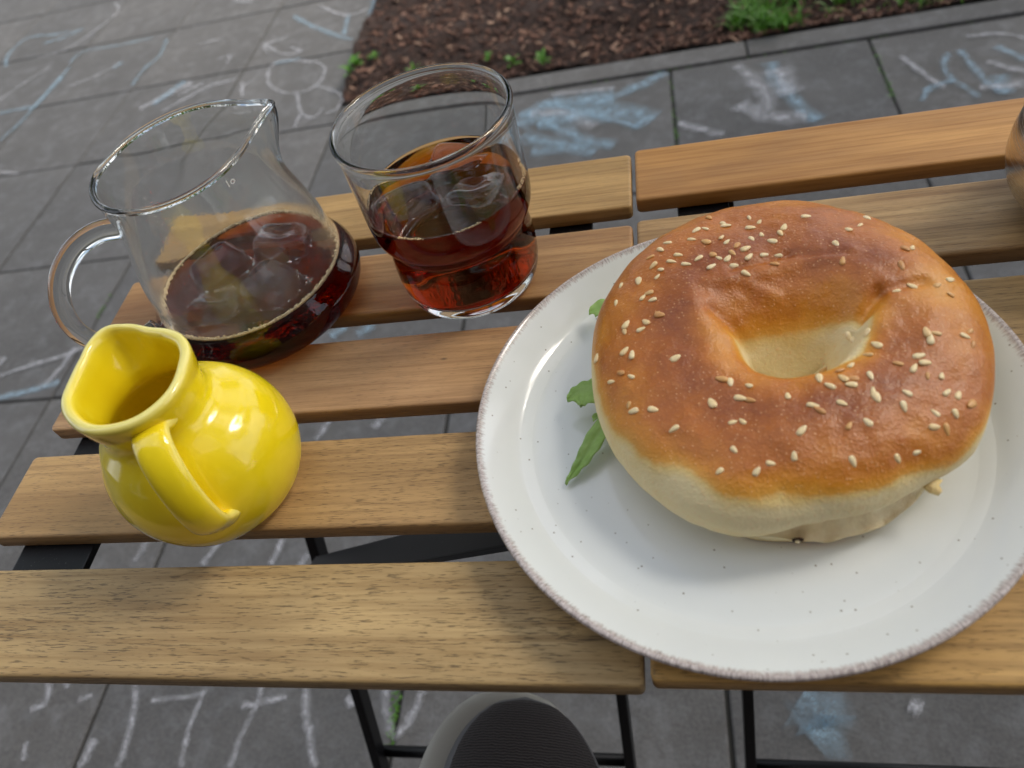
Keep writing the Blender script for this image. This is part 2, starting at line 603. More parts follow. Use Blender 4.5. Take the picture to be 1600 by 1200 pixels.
def metal_mat():
    m = M('brushed steel')
    tc = m.n('ShaderNodeTexCoord'); sx = m.n('ShaderNodeSeparateXYZ'); m.l(tc.outputs['Object'], sx.inputs[0])
    cb = m.n('ShaderNodeCombineXYZ'); m.l(m.math('MULTIPLY', sx.outputs[2], 2500.0), cb.inputs[2]); m.l(m.math('MULTIPLY', sx.outputs[0], 30.0), cb.inputs[0])
    nn = m.noise(cb.outputs[0], 1.0, 2, 0.5)
    m.set(Base_Color=(0.62, 0.58, 0.53, 1), Metallic=1.0, Roughness=m.ramp(nn, [(0.3, 0.16), (0.7, 0.30)]))
    return m.m

MAT = dict(slab=slab_mat(), steel=steel_black(), yellow=glaze_yellow(), plate=glaze_plate(), crust=bread_mat(), crumb=crumb_mat(),
           seed=seed_mat(), glass=glass_mat('clear glass'), frost=glass_mat('misted glass', True),
           tea=liquid_mat('iced tea', 285.0, (0.885, 0.67, 0.02)), teac=liquid_mat('iced tea in carafe', 285.0, (0.875, 0.63, 0.02)),
           ice=ice_mat(), foam=foam_mat(), soil=soil_mat(), bark=bark_mat(), metal=metal_mat(),
           cw=chalk_mat('white chalk', (0.62, 0.63, 0.68), 0.82), cb=chalk_mat('blue chalk', (0.38, 0.56, 0.70), 0.80),
           arug=leaf_mat('salad leaf', (0.34, 0.56, 0.13), (0.48, 0.68, 0.24), 0.3), weed=leaf_mat('weed leaf', (0.07, 0.22, 0.02), (0.16, 0.36, 0.04), 0.3),
           tree=leaf_mat('tree leaf', (0.04, 0.11, 0.015), (0.11, 0.20, 0.03), 0.45),
           sand=simple('joint sand', (0.035, 0.034, 0.031), 0.95), bisque=simple('unglazed clay', (0.75, 0.70, 0.60), 0.8),
           ink=simple('white enamel print', (0.85, 0.86, 0.86), 0.5))

# ------------------------------------------------------------------ paving
pave = mesh('ground', [(-30, -30, -0.006), (30, -30, -0.006), (30, 30, -0.006), (-30, 30, -0.006)], [(0, 1, 2, 3)], MAT['sand'], smooth=False, kind='structure')
pavement = mesh('pavement', [(-3.6, -1.2, -0.0045), (1.75, -1.2, -0.0045), (1.75, 4.2, -0.0045), (-3.6, 4.2, -0.0045)], [(0, 1, 2, 3)], MAT['sand'], smooth=False, kind='structure')
XL = [-3.552, -3.152, -2.75, -2.345, -1.945, -1.583, -1.198, -0.808, -0.372, 0.026, 0.448, 0.85, 1.25, 1.65]
YL = [-0.82, -0.41, 0.0, 0.405, 0.812, 1.224, 1.66, 2.045, 2.43, 2.82, 3.22, 3.62, 4.0]
for i in range(len(XL) - 1):
    for j in range(len(YL) - 1):
        x0, x1, y0, y1 = XL[i], XL[i + 1], YL[j], YL[j + 1]
        if x0 > -0.81 and y0 > 1.6:
            continue
        g = 0.0030
        w, d = x1 - x0 - 2 * g, y1 - y0 - 2 * g
        V, F = bevel_box(-w / 2, w / 2, -d / 2, d / 2, -0.012, 0.0, 0.0016, 1)
        h = (rnd() - 0.5) * 0.0016
        # worn edges: nudge the outline a little
        V = [(x + (rnd() - .5) * .001, y + (rnd() - .5) * .001, z) for x, y, z in V]
        o = mesh('paving_slab', V, F, MAT['slab'], pavement, smooth=False, loc=((x0 + x1) / 2, (y0 + y1) / 2, h))
kx = -0.80
while kx < 1.7:
    x1 = min(kx + 1.0, 1.9)
    V, F = bevel_box(0, x1 - kx - 0.004, 0, 0.066, -0.08, 0.004, 0.004, 2)
    o = mesh('kerb_stone', V, F, MAT['slab'], pavement, smooth=False, loc=(kx, 1.6615, 0.002))
    kx = x1

# planting bed: bumpy soil with bark mulch
def bed_y(x):
    # front edge of the bare soil; it spills over the kerb line near its left corner
    return 1.741 + 0.006 * math.sin(x * 21)
nx, ny = 150, 120
V = []
for j in range(ny + 1):
    for i in range(nx + 1):
        x = -0.812 + (4.0) * (i / nx) ** 1.3
        y = bed_y(x) + (3.0) * (j / ny) ** 1.5
        z = 0.004 + 0.03 * sm(0, 0.25, y - bed_y(x)) + 0.022 * nz(x, y, 0, 9) * sm(0, .08, y - bed_y(x)) + 0.010 * nz(x, y, 0, 40, 3)
        V.append((x, y, z))
F = [(j * (nx + 1) + i, j * (nx + 1) + i + 1, (j + 1) * (nx + 1) + i + 1, (j + 1) * (nx + 1) + i) for j in range(ny) for i in range(nx)]
soil = mesh('soil', V, F, MAT['soil'], kind='structure')
bvh_soil = BVHTree.FromPolygons([Vector(v) for v in V], F)
def soil_z(x, y):
    h = bvh_soil.ray_cast(Vector((x, y, 1)), Vector((0, 0, -1)))
    return h[0].z if h[0] is not None else 0.0
CV, CF = [], []
for k in range(13000):
    x = -0.80 + 2.6 * rnd(); y = bed_y(x) + 0.0 + 1.5 * rnd() ** 1.5
    z = soil_z(x, y) + 0.003 + 0.006 * rnd()
    L = 0.006 + 0.018 * rnd() ** 2; W = L * (0.2 + 0.35 * rnd()); H = 0.001 + 0.0025 * rnd()
    mt = Matrix.Rotation(rnd() * 6.283, 3, 'Z') @ Matrix.Rotation((rnd() - .5) * 1.1, 3, 'Y') @ Matrix.Rotation((rnd() - .5) * 1.1, 3, 'X')
    b = len(CV)
    tp = 0.5 + 0.5 * rnd()
    for sx, sy, sz in ((-1, -1, -1), (1, -tp, -1), (1, tp, -1), (-1, 1, -1), (-1, -.8, 1), (.8, -tp, 1), (.8, tp * .8, 1), (-.8, 1, 1)):
        p = mt @ Vector((sx * L / 2, sy * W / 2, sz * H / 2))
        CV.append((x + p.x, y + p.y, z + p.z))
    for f in ((0, 3, 2, 1), (4, 5, 6, 7), (0, 1, 5, 4), (1, 2, 6, 5), (2, 3, 7, 6), (3, 0, 4, 7)):
        CF.append(tuple(b + q for q in f))
mulch = mesh('bark_mulch', CV, CF, MAT['bark'], smooth=False, kind='stuff')
tag(mulch, 'loose brown bark mulch covering the planting bed beyond the pavement', 'mulch')

# low weeds along the bed edge
def leaf_shape(L, W, n=5, curl=0.3, serr=0.0):
    V, F = [], []
    for i in range(n + 1):
        t = i / n
        w = W * math.sin(math.pi * min(t * 0.93 + 0.05, 1)) ** 0.75
        if serr and i % 2:
            w *= (1 - serr)
        z = curl * L * (t - t * t * 1.3)
        V += [(t * L, -w / 2, z + 0.12 * w), (t * L, 0, z), (t * L, w / 2, z + 0.12 * w)]
    for i in range(n):
        a = i * 3
        F += [(a, a + 3, a + 4, a + 1), (a + 1, a + 4, a + 5, a + 2)]
    return V, F
def rosette(n, L, W, h):
    P = []
    for k in range(n):
        V, F = leaf_shape(L * (0.6 + 0.7 * rnd()), W * (0.7 + 0.6 * rnd()), 6, 0.35, 0.25)
        a = rnd() * 6.283; tl = -(0.25 + 0.9 * rnd())
        mt = Matrix.Rotation(a, 3, 'Z') @ Matrix.Rotation(tl, 3, 'Y')
        off = Vector((0, 0, h * rnd()))
        st = [mt @ Vector((L * .25 * rnd(), 0, 0)) + off for _ in (0,)][0]
        P.append(([tuple(mt @ Vector(v) + st) for v in V], F))
    return join(P)
weeds = [(-0.79, 1.895, .030, 'small green weed at the corner where the planting bed meets the paving', 12),
         (-0.800, 1.850, .024, 'low weed just in front of the corner weed on the paving joint', 9),
         (-0.735, 1.905, .022, 'small weed just right of the bed corner, behind the glass rim', 7),
         (-0.610, 1.800, .026, 'weed on the bed edge seen through the empty top of the tumbler', 10),
         (-0.42, 1.82, .022, 'tiny weed on the bed edge just right of the tumbler rim', 7),
         (-0.352, 1.785, .026, 'middle weed of the three on the bed edge right of the tumbler', 9),
         (-0.275, 1.768, .026, 'round leafed weed at the kerb, rightmost of the three beside the tumbler', 9),
         (-0.22, 2.032, .032, 'green seedling standing in the middle of the bark mulch near the top edge', 9),
         (0.012, 1.944, .034, 'broad seedling in the mulch left of the grass tuft', 10),
         (0.412, 1.80, .034, 'leafy weed behind the kerb right of the grass tuft', 12),
         (0.73, 1.79, .030, 'weed at the kerb near the top right corner', 10)]
for x, y, L, lab, n in weeds:
    t = thing('weed', lab, 'weed', (x, y, max(soil_z(x, y), 0.0)), 'weeds along the planting bed')
    V, F = rosette(n, L, L * 0.5, 0.012)
    mesh('leaves', V, F, MAT['weed'], t)
    V, F = tube([(0, 0, -0.004), (0.001, 0, 0.006), (0.0, 0.001, 0.014)], 0.0012, 6, 2)
    mesh('stem', V, F, MAT['weed'], t)
# grass
def blades(pts, spread, n, hmin, hmax):
    V, F = [], []
    for k in range(n):
        cx, cy_ = pts[int(rnd() * len(pts))]
        x = cx + random.gauss(0, spread); y = max(cy_ + random.gauss(0, spread * .7), 1.742)
        z = soil_z(x, y); h = hmin + (hmax - hmin) * rnd(); a = rnd() * 6.283; bend = 0.3 + 0.9 * rnd(); w = 0.0016 + 0.002 * rnd()
        b = len(V)
        for i in range(5):
            t = i / 4
            r = bend * h * t * t; zz = z + h * t * (1 - 0.35 * bend * t)
            ww = w * (1 - t) ** 0.6
            px, py = x + math.cos(a) * r, y + math.sin(a) * r
            V += [(px - math.sin(a) * ww, py + math.cos(a) * ww, zz), (px + math.sin(a) * ww, py - math.cos(a) * ww, zz + ww * .4)]
        for i in range(4):
            q = b + i * 2
            F.append((q, q + 1, q + 3, q + 2))
    return V, F
V, F = blades([(0.20, 1.80), (0.25, 1.77), (0.29, 1.77), (0.24, 1.84), (0.33, 1.86)], 0.018, 330, 0.025, 0.065)
tag(mesh('grass', V, F, MAT['weed'], kind='stuff'), 'bright green grass tuft growing over the kerb at the bed edge', 'grass')
V, F = blades([(0.42, 1.79), (0.53, 1.785), (0.60, 1.78), (0.70, 1.80)], 0.030, 130, 0.012, 0.04)
tag(mesh('grass', V, F, MAT['weed'], kind='stuff'), 'short sparse grass behind the kerb towards the top right corner', 'grass')
# moss in the joints
V, F = [], []
for (mx, my, n, sx, sy) in ((0.026, 1.40, 40, .003, .05), (0.448, 1.46, 30, .003, .02), (0.448, 1.56, 22, .003, .05), (-0.376, 0.25, 70, .003, .025), (-1.198, 1.05, 20, .003, .02), (0.026, 1.55, 16, .003, .08), (0.2, 1.660, 40, .3, .002)):
    for k in range(n):
        x, y = mx + random.gauss(0, sx), my + random.gauss(0, sy)
        v, f = leaf_shape(0.004 + .003 * rnd(), 0.003, 2, 0.4)
        mt = Matrix.Rotation(rnd() * 6.283, 3, 'Z') @ Matrix.Rotation(-rnd() * 1.2, 3, 'Y')
        b = len(V)
        V += [tuple(mt @ Vector(q) + Vector((x, y, -0.001))) for q in v]
        F += [tuple(i + b for i in q) for q in f]
tag(mesh('moss', V, F, MAT['weed'], kind='stuff'), 'green moss growing in the joints between the paving slabs', 'moss')

# chalk drawings: thin chalk strokes lying on the slabs
CHALK=[('b',0.016,[(-1.121,2.351),(-1.054,2.271),(-0.969,2.192),(-0.869,2.107)]),
('b',0.013,[(-0.915,2.274),(-0.9,2.148)]),
('b',0.02,[(-0.847,2.354),(-0.822,2.14)]),
('w',0.012,[(-1.041,2.386),(-0.926,2.278),(-0.856,2.293)]),
('w',0.01,[(-1.105,2.012),(-1.085,2.049),(-1.008,2.031),(-0.938,1.995),(-0.909,1.944),(-0.914,1.868),(-0.966,1.847),(-1.033,1.876),(-1.08,1.934),(-1.105,2.012)]),
('w',0.01,[(-0.924,1.871),(-0.868,1.838),(-0.818,1.786),(-0.817,1.73),(-0.846,1.714)]),
('w',0.009,[(-0.964,1.84),(-0.927,1.745),(-0.879,1.702),(-0.862,1.743)]),
('w',0.01,[(-0.923,1.729),(-0.924,1.67)]),
('w',0.01,[(-1.132,1.967),(-1.157,1.95),(-1.163,1.907)]),
('w',0.012,[(-1.176,1.962),(-1.143,1.878)]),
('w',0.008,[(-1.138,1.834),(-1.089,1.837)]),
('w',0.01,[(-1.17,2.183),(-1.09,2.099),(-1.024,2.088),(-1.067,2.129)]),
('b',0.01,[(-1.094,2.044),(-1.013,2.047)]),
('b',0.012,[(-2.263,2.394),(-2.314,2.5),(-2.294,2.612),(-2.169,2.593),(-2.098,2.592)]),
('b',0.016,[(-2.178,2.534),(-2.101,2.546),(-2.045,2.598)]),
('w',0.01,[(-2.136,2.411),(-2.022,2.449),(-1.969,2.556),(-1.934,2.68),(-1.996,2.781)]),
('b',0.01,[(-1.952,2.317),(-1.938,2.39),(-1.794,2.386),(-1.658,2.392)]),
('b',0.01,[(-1.967,1.868),(-1.944,1.948),(-1.942,2.049),(-1.941,2.178),(-1.938,2.292)]),
('b',0.018,[(-1.94,2.044),(-1.935,2.237)]),
('b',0.014,[(-2.076,2.044),(-2.003,2.047),(-1.94,2.044)]),
('w',0.008,[(-2.132,2.135),(-2.087,2.234),(-2.032,2.321)]),
('w',0.008,[(-1.859,2.143),(-1.782,2.182),(-1.722,2.236)]),
('b',0.014,[(-1.729,2.214),(-1.711,2.249)]),
('b',0.01,[(-1.591,2.068),(-1.593,2.163),(-1.569,2.244),(-1.589,2.36)]),
('w',0.03,[(-1.489,1.907),(-1.428,1.966),(-1.362,2.018)]),
('b',0.022,[(-1.452,1.921),(-1.39,2.033)]),
('w',0.014,[(-1.399,1.872),(-1.33,1.938),(-1.281,1.976),(-1.201,1.988)]),
('w',0.008,[(-1.318,2.135),(-1.279,2.149),(-1.273,2.101)]),
('w',0.009,[(-1.44,2.275),(-1.347,2.276)]),
('w',0.01,[(-1.853,1.682),(-1.773,1.658)]),
('w',0.018,[(-1.415,2.568),(-1.327,2.524)]),
('w',0.016,[(-1.379,1.952),(-1.313,2.003)]),
('w',0.008,[(-1.098,2.198),(-1.167,2.174),(-1.137,2.114)]),
('b',0.05,[(-0.319,1.515),(-0.264,1.579),(-0.189,1.586),(-0.101,1.588)]),
('b',0.03,[(-0.309,1.578),(-0.185,1.444),(-0.102,1.389)]),
('b',0.035,[(-0.309,1.475),(-0.227,1.43),(-0.142,1.375)]),
('b',0.02,[(-0.265,1.607),(-0.13,1.504),(-0.047,1.446)]),
('b',0.025,[(-0.145,1.56),(-0.058,1.602),(0.016,1.649)]),
('b',0.03,[(-0.282,1.408),(-0.211,1.403)]),
('w',0.03,[(-0.293,1.561),(-0.217,1.54),(-0.143,1.47)]),
('b',0.06,[(-0.275,1.517),(-0.116,1.526),(-0.019,1.463)]),
('w',0.012,[(-0.251,1.63),(-0.101,1.615)]),
('w',0.02,[(0.033,1.437),(0.095,1.391),(0.119,1.376)]),
('w',0.03,[(0.169,1.629),(0.211,1.524),(0.213,1.437)]),
('b',0.03,[(0.236,1.622),(0.245,1.539),(0.275,1.432),(0.303,1.379)]),
('w',0.04,[(0.16,1.476),(0.21,1.415),(0.281,1.396)]),
('w',0.05,[(0.252,1.59),(0.263,1.484)]),
('w',0.012,[(0.49,1.567),(0.516,1.495),(0.54,1.428)]),
('b',0.012,[(0.577,1.551),(0.556,1.495),(0.561,1.445)]),
('b',0.014,[(0.505,1.426),(0.544,1.445),(0.565,1.439),(0.589,1.38)]),
('b',0.014,[(0.601,1.556),(0.609,1.454),(0.625,1.392)]),
('b',0.015,[(0.664,1.548),(0.697,1.487)]),
('w',0.01,[(0.625,1.601),(0.683,1.594),(0.72,1.563)]),
('b',0.01,[(0.492,1.395),(0.513,1.436)]),
('b',0.03,[(0.64,1.445),(0.632,1.379)]),
('w',0.02,[(0.597,1.411),(0.671,1.401)]),
('w',0.014,[(0.632,1.496),(0.684,1.443)]),
('w',0.008,[(-0.885,0.175),(-0.894,0.198)]),
('w',0.008,[(-0.902,0.278),(-0.89,0.248),(-0.912,0.239)]),
('w',0.008,[(-0.875,0.279),(-0.865,0.27)]),
('w',0.007,[(-0.84,0.253),(-0.82,0.26)]),
('w',0.007,[(-0.724,0.256),(-0.681,0.259),(-0.65,0.266)]),
('w',0.008,[(-0.649,0.27),(-0.651,0.245),(-0.653,0.213),(-0.647,0.176)]),
('w',0.012,[(-0.79,0.205),(-0.791,0.178),(-0.797,0.17)]),
('w',0.009,[(-0.759,0.276),(-0.743,0.235),(-0.738,0.188),(-0.74,0.172)]),
('w',0.008,[(-0.565,0.278),(-0.567,0.247),(-0.575,0.216),(-0.579,0.178)]),
('w',0.008,[(-0.587,0.251),(-0.561,0.255),(-0.526,0.264)]),
('w',0.01,[(-0.503,0.279),(-0.495,0.249),(-0.482,0.219),(-0.464,0.183)]),
('w',0.012,[(-0.441,0.266),(-0.43,0.254)]),
('w',0.01,[(-0.392,0.278),(-0.386,0.251),(-0.374,0.222)]),
('w',0.01,[(-0.342,0.275),(-0.354,0.237),(-0.371,0.218)]),
('w',0.01,[(-1.36,0.879),(-1.28,0.906),(-1.213,0.925),(-1.178,0.947)]),
('w',0.012,[(-1.232,0.835),(-1.213,0.882),(-1.206,0.942)]),
('b',0.016,[(-1.322,0.818),(-1.268,0.83),(-1.194,0.848)]),
('w',0.014,[(-1.377,0.907),(-1.376,0.933)]),
('b',0.02,[(-0.624,0.903),(-0.604,0.93)]),
('b',0.02,[(-0.572,0.9),(-0.546,0.929)]),
('w',0.012,[(-0.594,0.671),(-0.577,0.716)]),
('w',0.014,[(-0.495,0.687),(-0.483,0.709)]),
('w',0.01,[(-0.607,0.449),(-0.599,0.49)]),
('w',0.01,[(-0.72,0.451),(-0.707,0.49)]),
('w',0.01,[(-0.842,0.459),(-0.835,0.497)]),
('w',0.012,[(-0.547,0.473),(-0.559,0.443)]),
('b',0.05,[(0.106,0.277),(0.129,0.257),(0.106,0.236)]),
('w',0.015,[(0.217,0.272),(0.228,0.265)])]
zoff = 0.0022
for cc, w, pts in CHALK:
    if len(pts) > 2:
        P = [p for p in crom([(a, b, 0) for a, b in pts], 5)]
    else:
        P = [np.array((a, b, 0.0)) for a, b in pts]
        P = [P[0] + (P[-1] - P[0]) * k / 6 for k in range(7)]
    V, F = [], []
    m = len(P)
    zoff += 0.00004
    for i in range(m):
        t = P[min(i + 1, m - 1)] - P[max(i - 1, 0)]
        t = t / (np.linalg.norm(t) + 1e-9)
        nrm = np.array([-t[1], t[0], 0])
        ww = w * 0.75 * (0.75 + 0.5 * rnd())
        jit = nrm * (rnd() - .5) * w * .25
        V += [P[i] + nrm * ww + jit + (0, 0, zoff), P[i] - nrm * ww + jit + (0, 0, zoff)]
    F = [(2 * i, 2 * i + 1, 2 * i + 3, 2 * i + 2) for i in range(m - 1)]
    o = mesh('chalk_stroke', V, F, MAT['cb' if cc == 'b' else 'cw'], pavement)
    uv = o.data.uv_layers.new(name='UVMap')
    for p in o.data.polygons:
        for li in p.loop_indices:
            vi = o.data.loops[li].vertex_index
            uv.data[li].uv = ((vi // 2) / max(m - 1, 1), vi % 2)

# ------------------------------------------------------------------ the two slatted tables
def acc(a, b, c):
    return (a, b, c)
WOODS = {
    'L1': wood_mat('acacia A', (0.407, 0.244, 0.088), (0.508, 0.312, 0.118), (0.192, 0.099, 0.034), 0.35, 0.0, 1.3),
    'L2': wood_mat('acacia B', (0.429, 0.234, 0.092), (0.520, 0.302, 0.126), (0.226, 0.104, 0.042), 0.35, 0.7, 4.1),
    'L3': wood_mat('acacia C', (0.497, 0.281, 0.126), (0.610, 0.374, 0.185), (0.249, 0.125, 0.059), 0.5, 0.25, 7.7, ((.055, .004, .0022, .7),)),
    'L4': wood_mat('acacia D', (0.475, 0.291, 0.118), (0.588, 0.374, 0.160), (0.249, 0.146, 0.067), 0.8, 0.15, 2.9, ((.112, -.006, .008, .8), (.098, -.004, .005, .55), (.118, -.012, .010, .6))),
    'L5': wood_mat('acacia E', (0.46, 0.310, 0.135), (0.57, 0.40, 0.185), (0.249, 0.146, 0.055), 1.0, 0.0, 5.4, ((.115, .008, .020, .45), (.125, -.006, .012, .4))),
    'R1': wood_mat('acacia F', (0.475, 0.229, 0.063), (0.565, 0.291, 0.084), (0.271, 0.109, 0.025), 0.15, 0.3, 9.2),
    'R2': wood_mat('acacia G', (0.373, 0.229, 0.088), (0.565, 0.374, 0.168), (0.158, 0.083, 0.029), 0.5, 0.35, 3.3, ((.03, .0, .05, .35), (-.04, -.008, .03, .35))),
    'R3': wood_mat('acacia H', (0.452, 0.281, 0.109), (0.565, 0.364, 0.151), (0.203, 0.114, 0.042), 0.7, 0.1, 6.6),
    'R4': wood_mat('acacia I', (0.475, 0.291, 0.109), (0.588, 0.374, 0.143), (0.203, 0.114, 0.042), 0.8, 0.1, 8.8),
    'R5': wood_mat('acacia J', (0.520, 0.302, 0.092), (0.633, 0.385, 0.126), (0.226, 0.125, 0.042), 0.9, 0.0, 0.4),
}
TH = 0.0088
def slat(name, x0, x1, y0, y1, mat, parent):
    # rounded ends in plan, softened edges, a few mm of wear
    n = 60
    bm = bmesh.new()
    rc = 0.0022
    def corner(cx, cy_, a0):
        return [(cx + rc * math.cos(a0 + k * math.pi / 8), cy_ + rc * math.sin(a0 + k * math.pi / 8)) for k in range(5)]
    pts = corner(x1 - rc, y1 - rc, 0) + corner(x0 + rc, y1 - rc, math.pi / 2) + corner(x0 + rc, y0 + rc, math.pi) + corner(x1 - rc, y0 + rc, 1.5 * math.pi)
    cx, cy_ = (x0 + x1) / 2, (y0 + y1) / 2
    b = 0.0014
    layers = [(-TH, b * .8), (-TH + b * .5, b * .25), (-TH + b, 0), (-b, 0), (-b * .55, b * .12), (-b * .25, b * .35), (-b * .05, b * .75), (0, b * 1.2)]
    RS = []
    for z, ins in layers:
        r = []
        for (x, y) in pts:
            dx, dy = x - cx, y - cy_
            r.append((dx - math.copysign(ins, dx), dy - math.copysign(ins, dy), z))
        RS.append(r)
    V, F = rings(RS)
    k = len(pts)
    F.append(tuple(range(k - 1, -1, -1)))
    F.append(tuple(range((len(layers) - 1) * k, len(layers) * k)))
    o = mesh(name, V, F, mat, parent, smooth=True)
    o.data.polygons[-1].use_smooth = False; o.data.polygons[-2].use_smooth = False
    o.location = (cx - parent.location.x, cy_ - parent.location.y, TZ - parent.location.z)
    return o
def bar(name, p, q, w, h, parent, mat=None):
    """flat or square bar from p to q; w across, h in the other direction"""
    p, q = Vector(p), Vector(q)
    L = (q - p).length
    V, F = bevel_box(0, L, -w / 2, w / 2, -h / 2, h / 2, min(w, h) * .18, 2)
    o = mesh(name, V, F, mat or MAT['steel'], parent, smooth=False)
    o.rotation_mode = 'QUATERNION'
    o.rotation_quaternion = (q - p).to_track_quat('X', 'Z')
    o.location = p - parent.location
    return o
def rod(name, p, q, r, parent):
    V, F = tube([np.array(p) - np.array(parent.location), np.array(q) - np.array(parent.location)], r, 14, 1)
    return mesh(name, V, F, MAT['steel'], parent)
def table(label, x0, x1, rows, keys, rails, legs, loc):
    t = thing('folding_table', label, 'table', loc, 'slatted folding tables pushed together')
    for (y0, y1), k in zip(rows, keys):
        slat('slat', x0, x1, y0, y1, WOODS[k], t)
    for (a, b) in rails:
        V, F = join([bevel_box(a, b, rows[-1][0] + .016, rows[0][1] - .006, -TH - .0040, -TH - .0004, .0008, 2),
                     bevel_box(a, a + .003, rows[-1][0] + .024, rows[0][1] - .006, -TH - .014, -TH - .0045, .0008, 2)])
        V = [(v[0] - loc[0], v[1] - loc[1], v[2] + TZ - loc[2]) for v in V]
        mesh('rail', V, F, MAT['steel'], t, smooth=False)
    l0, l1 = legs
    def yz(z):   # line of the front-going legs
        return 0.173 + (z + 0.351) * 0.569
    for lx in (l0, l1):
        bar('leg', (lx, 0.335, TZ - 0.030), (lx, yz(-0.690), 0.003), 0.0075, 0.014, t)
    for lx in (l0 + .014, l1 - .014):
        bar('leg', (lx, 0.100, TZ - 0.020), (lx, 0.44, 0.003), 0.0075, 0.014, t)
    rod('crossbar', (l0, yz(-.406), TZ - .406), (l1, yz(-.406), TZ - .406), 0.0048, t)
    rod('crossbar', (l0, yz(-.62), TZ - .62), (l1, yz(-.62), TZ - .62), 0.0048, t)
    bar('brace', (l0 + .004, 0.212, TZ - .21), (l1 - .006, 0.140, TZ - .0225), 0.020, 0.004, t)
    # screw heads under the slats
    return t
rowsL = [(.3010, .3442), (.2437, .2872), (.1860, .2276), (.1293, .1711), (.0722, .1147)]
rowsR = [(.3049, .3470), (.2454, .2896), (.1880, .2305), (.1312, .1740), (.0742, .1170)]
tL = table('slatted wooden folding table on the left, carrying the carafe, tumbler and yellow jug', -.2938, -.0173, rowsL, ['L1', 'L2', 'L3', 'L4', 'L5'],
           [(-.283, -.247), (-.060, -.038)], (-.265, -.058), (-.155, .20, 0.0))
tR = table('slatted wooden folding table on the right, under most of the plate and the steel cup', -.0152, .262, rowsR, ['R1', 'R2', 'R3', 'R4', 'R5'],
           [(.0045, .0290), (.216, .250)], (.030, .233), (.124, .20, 0.0))

# ------------------------------------------------------------------ plate
PX, PY = 0.0190, 0.1632
plate = thing('dinner_plate', 'round off-white stoneware plate with a speckled brown rim under the bagel', 'plate', (PX, PY, TZ))
prof = [(0.0, .0022), (.050, .0022), (.0525, .0003), (.0560, .0003), (.0575, .0026), (.070, .0052), (.084, .0098), (.0915, .0142), (.0940, .0168), (.0943, .0178), (.0939, .0185), (.0930, .0186), (.0918, .0178),
        (.0890, .0155), (.0845, .0118), (.0800, .0084), (.0760, .0069), (.070, .0061), (.055, .0056), (.03, .0054), (0.0, .0054)]
V, F = lathe(prof, 160, 4)
# hand-made waver
V = [(x * (1 + .0015 * math.sin(3 * math.atan2(y, x) + 1)), y * (1 + .0015 * math.sin(2 * math.atan2(y, x))), z + .0003 * math.sin(2 * math.atan2(y, x) + .6) * (math.hypot(x, y) / .094)) for x, y, z in V]
mesh('dish', V, F, MAT['plate'], plate)

# ------------------------------------------------------------------ bagel
CX, CY = 0.0330, 0.1800
AX, AY = 0.0650, 0.0732
HX, HY = 0.0385, 0.1655
bagel = thing('bagel_sandwich', 'golden sesame bagel sandwich with salad leaves poking out, on the plate', 'bagel', (CX, CY, TZ + 0.0058))
ZC = 0.0245
def wob(th):
    return 1 + 0.012 * math.sin(2 * th + 0.7) + 0.010 * math.sin(3 * th + 2.1) + 0.006 * math.sin(5 * th + 0.3) + .004 * math.sin(9 * th + 1)
def angdist(a, b):
    return abs((a - b + math.pi) % (2 * math.pi) - math.pi)
def gap(th):
    return sm(.66, .18, angdist(th, R(-72)))
def params(th):
    c, s = math.cos(th), math.sin(th)
    gs = 1 - .060 * gap(th)
    O = (CX + AX * wob(th) * gs * c, CY + AY * wob(th) * gs * s)
    I = (HX - .002 + .0125 * c, HY - .001 + .0016 * s + .0085 * abs(c) ** 2.2)
    far = sm(-0.25, 0.75, s)
    rt = sm(0.1, 0.95, c)
    lf = sm(0.1, 0.95, -c)
    ztop = 0.0438 + .0022 * s + .0010 * math.sin(3 * th)
    tp = 0.40 + .08 * far
    pw = 5.5 - 3.3 * far - 1.5 * rt * (1 - far) - .8 * lf * (1 - far)
    return O, I, far, rt, ztop, tp, pw
G = [((.0450, .1625), (.0560, .1740)), ((.0560, .1740), (.0650, .1850)), ((.0650, .1850), (.0790, .1880))]
def seg_d(x, y, a, b):
    ax, ay = a; bx, by = b
    dx, dy = bx - ax, by - ay
    t = max(0, min(1, ((x - ax) * dx + (y - ay) * dy) / (dx * dx + dy * dy)))
    ex, ey = x - ax - t * dx, y - ay - t * dy
    return math.hypot(ex, ey), (dx * ey - dy * ex)
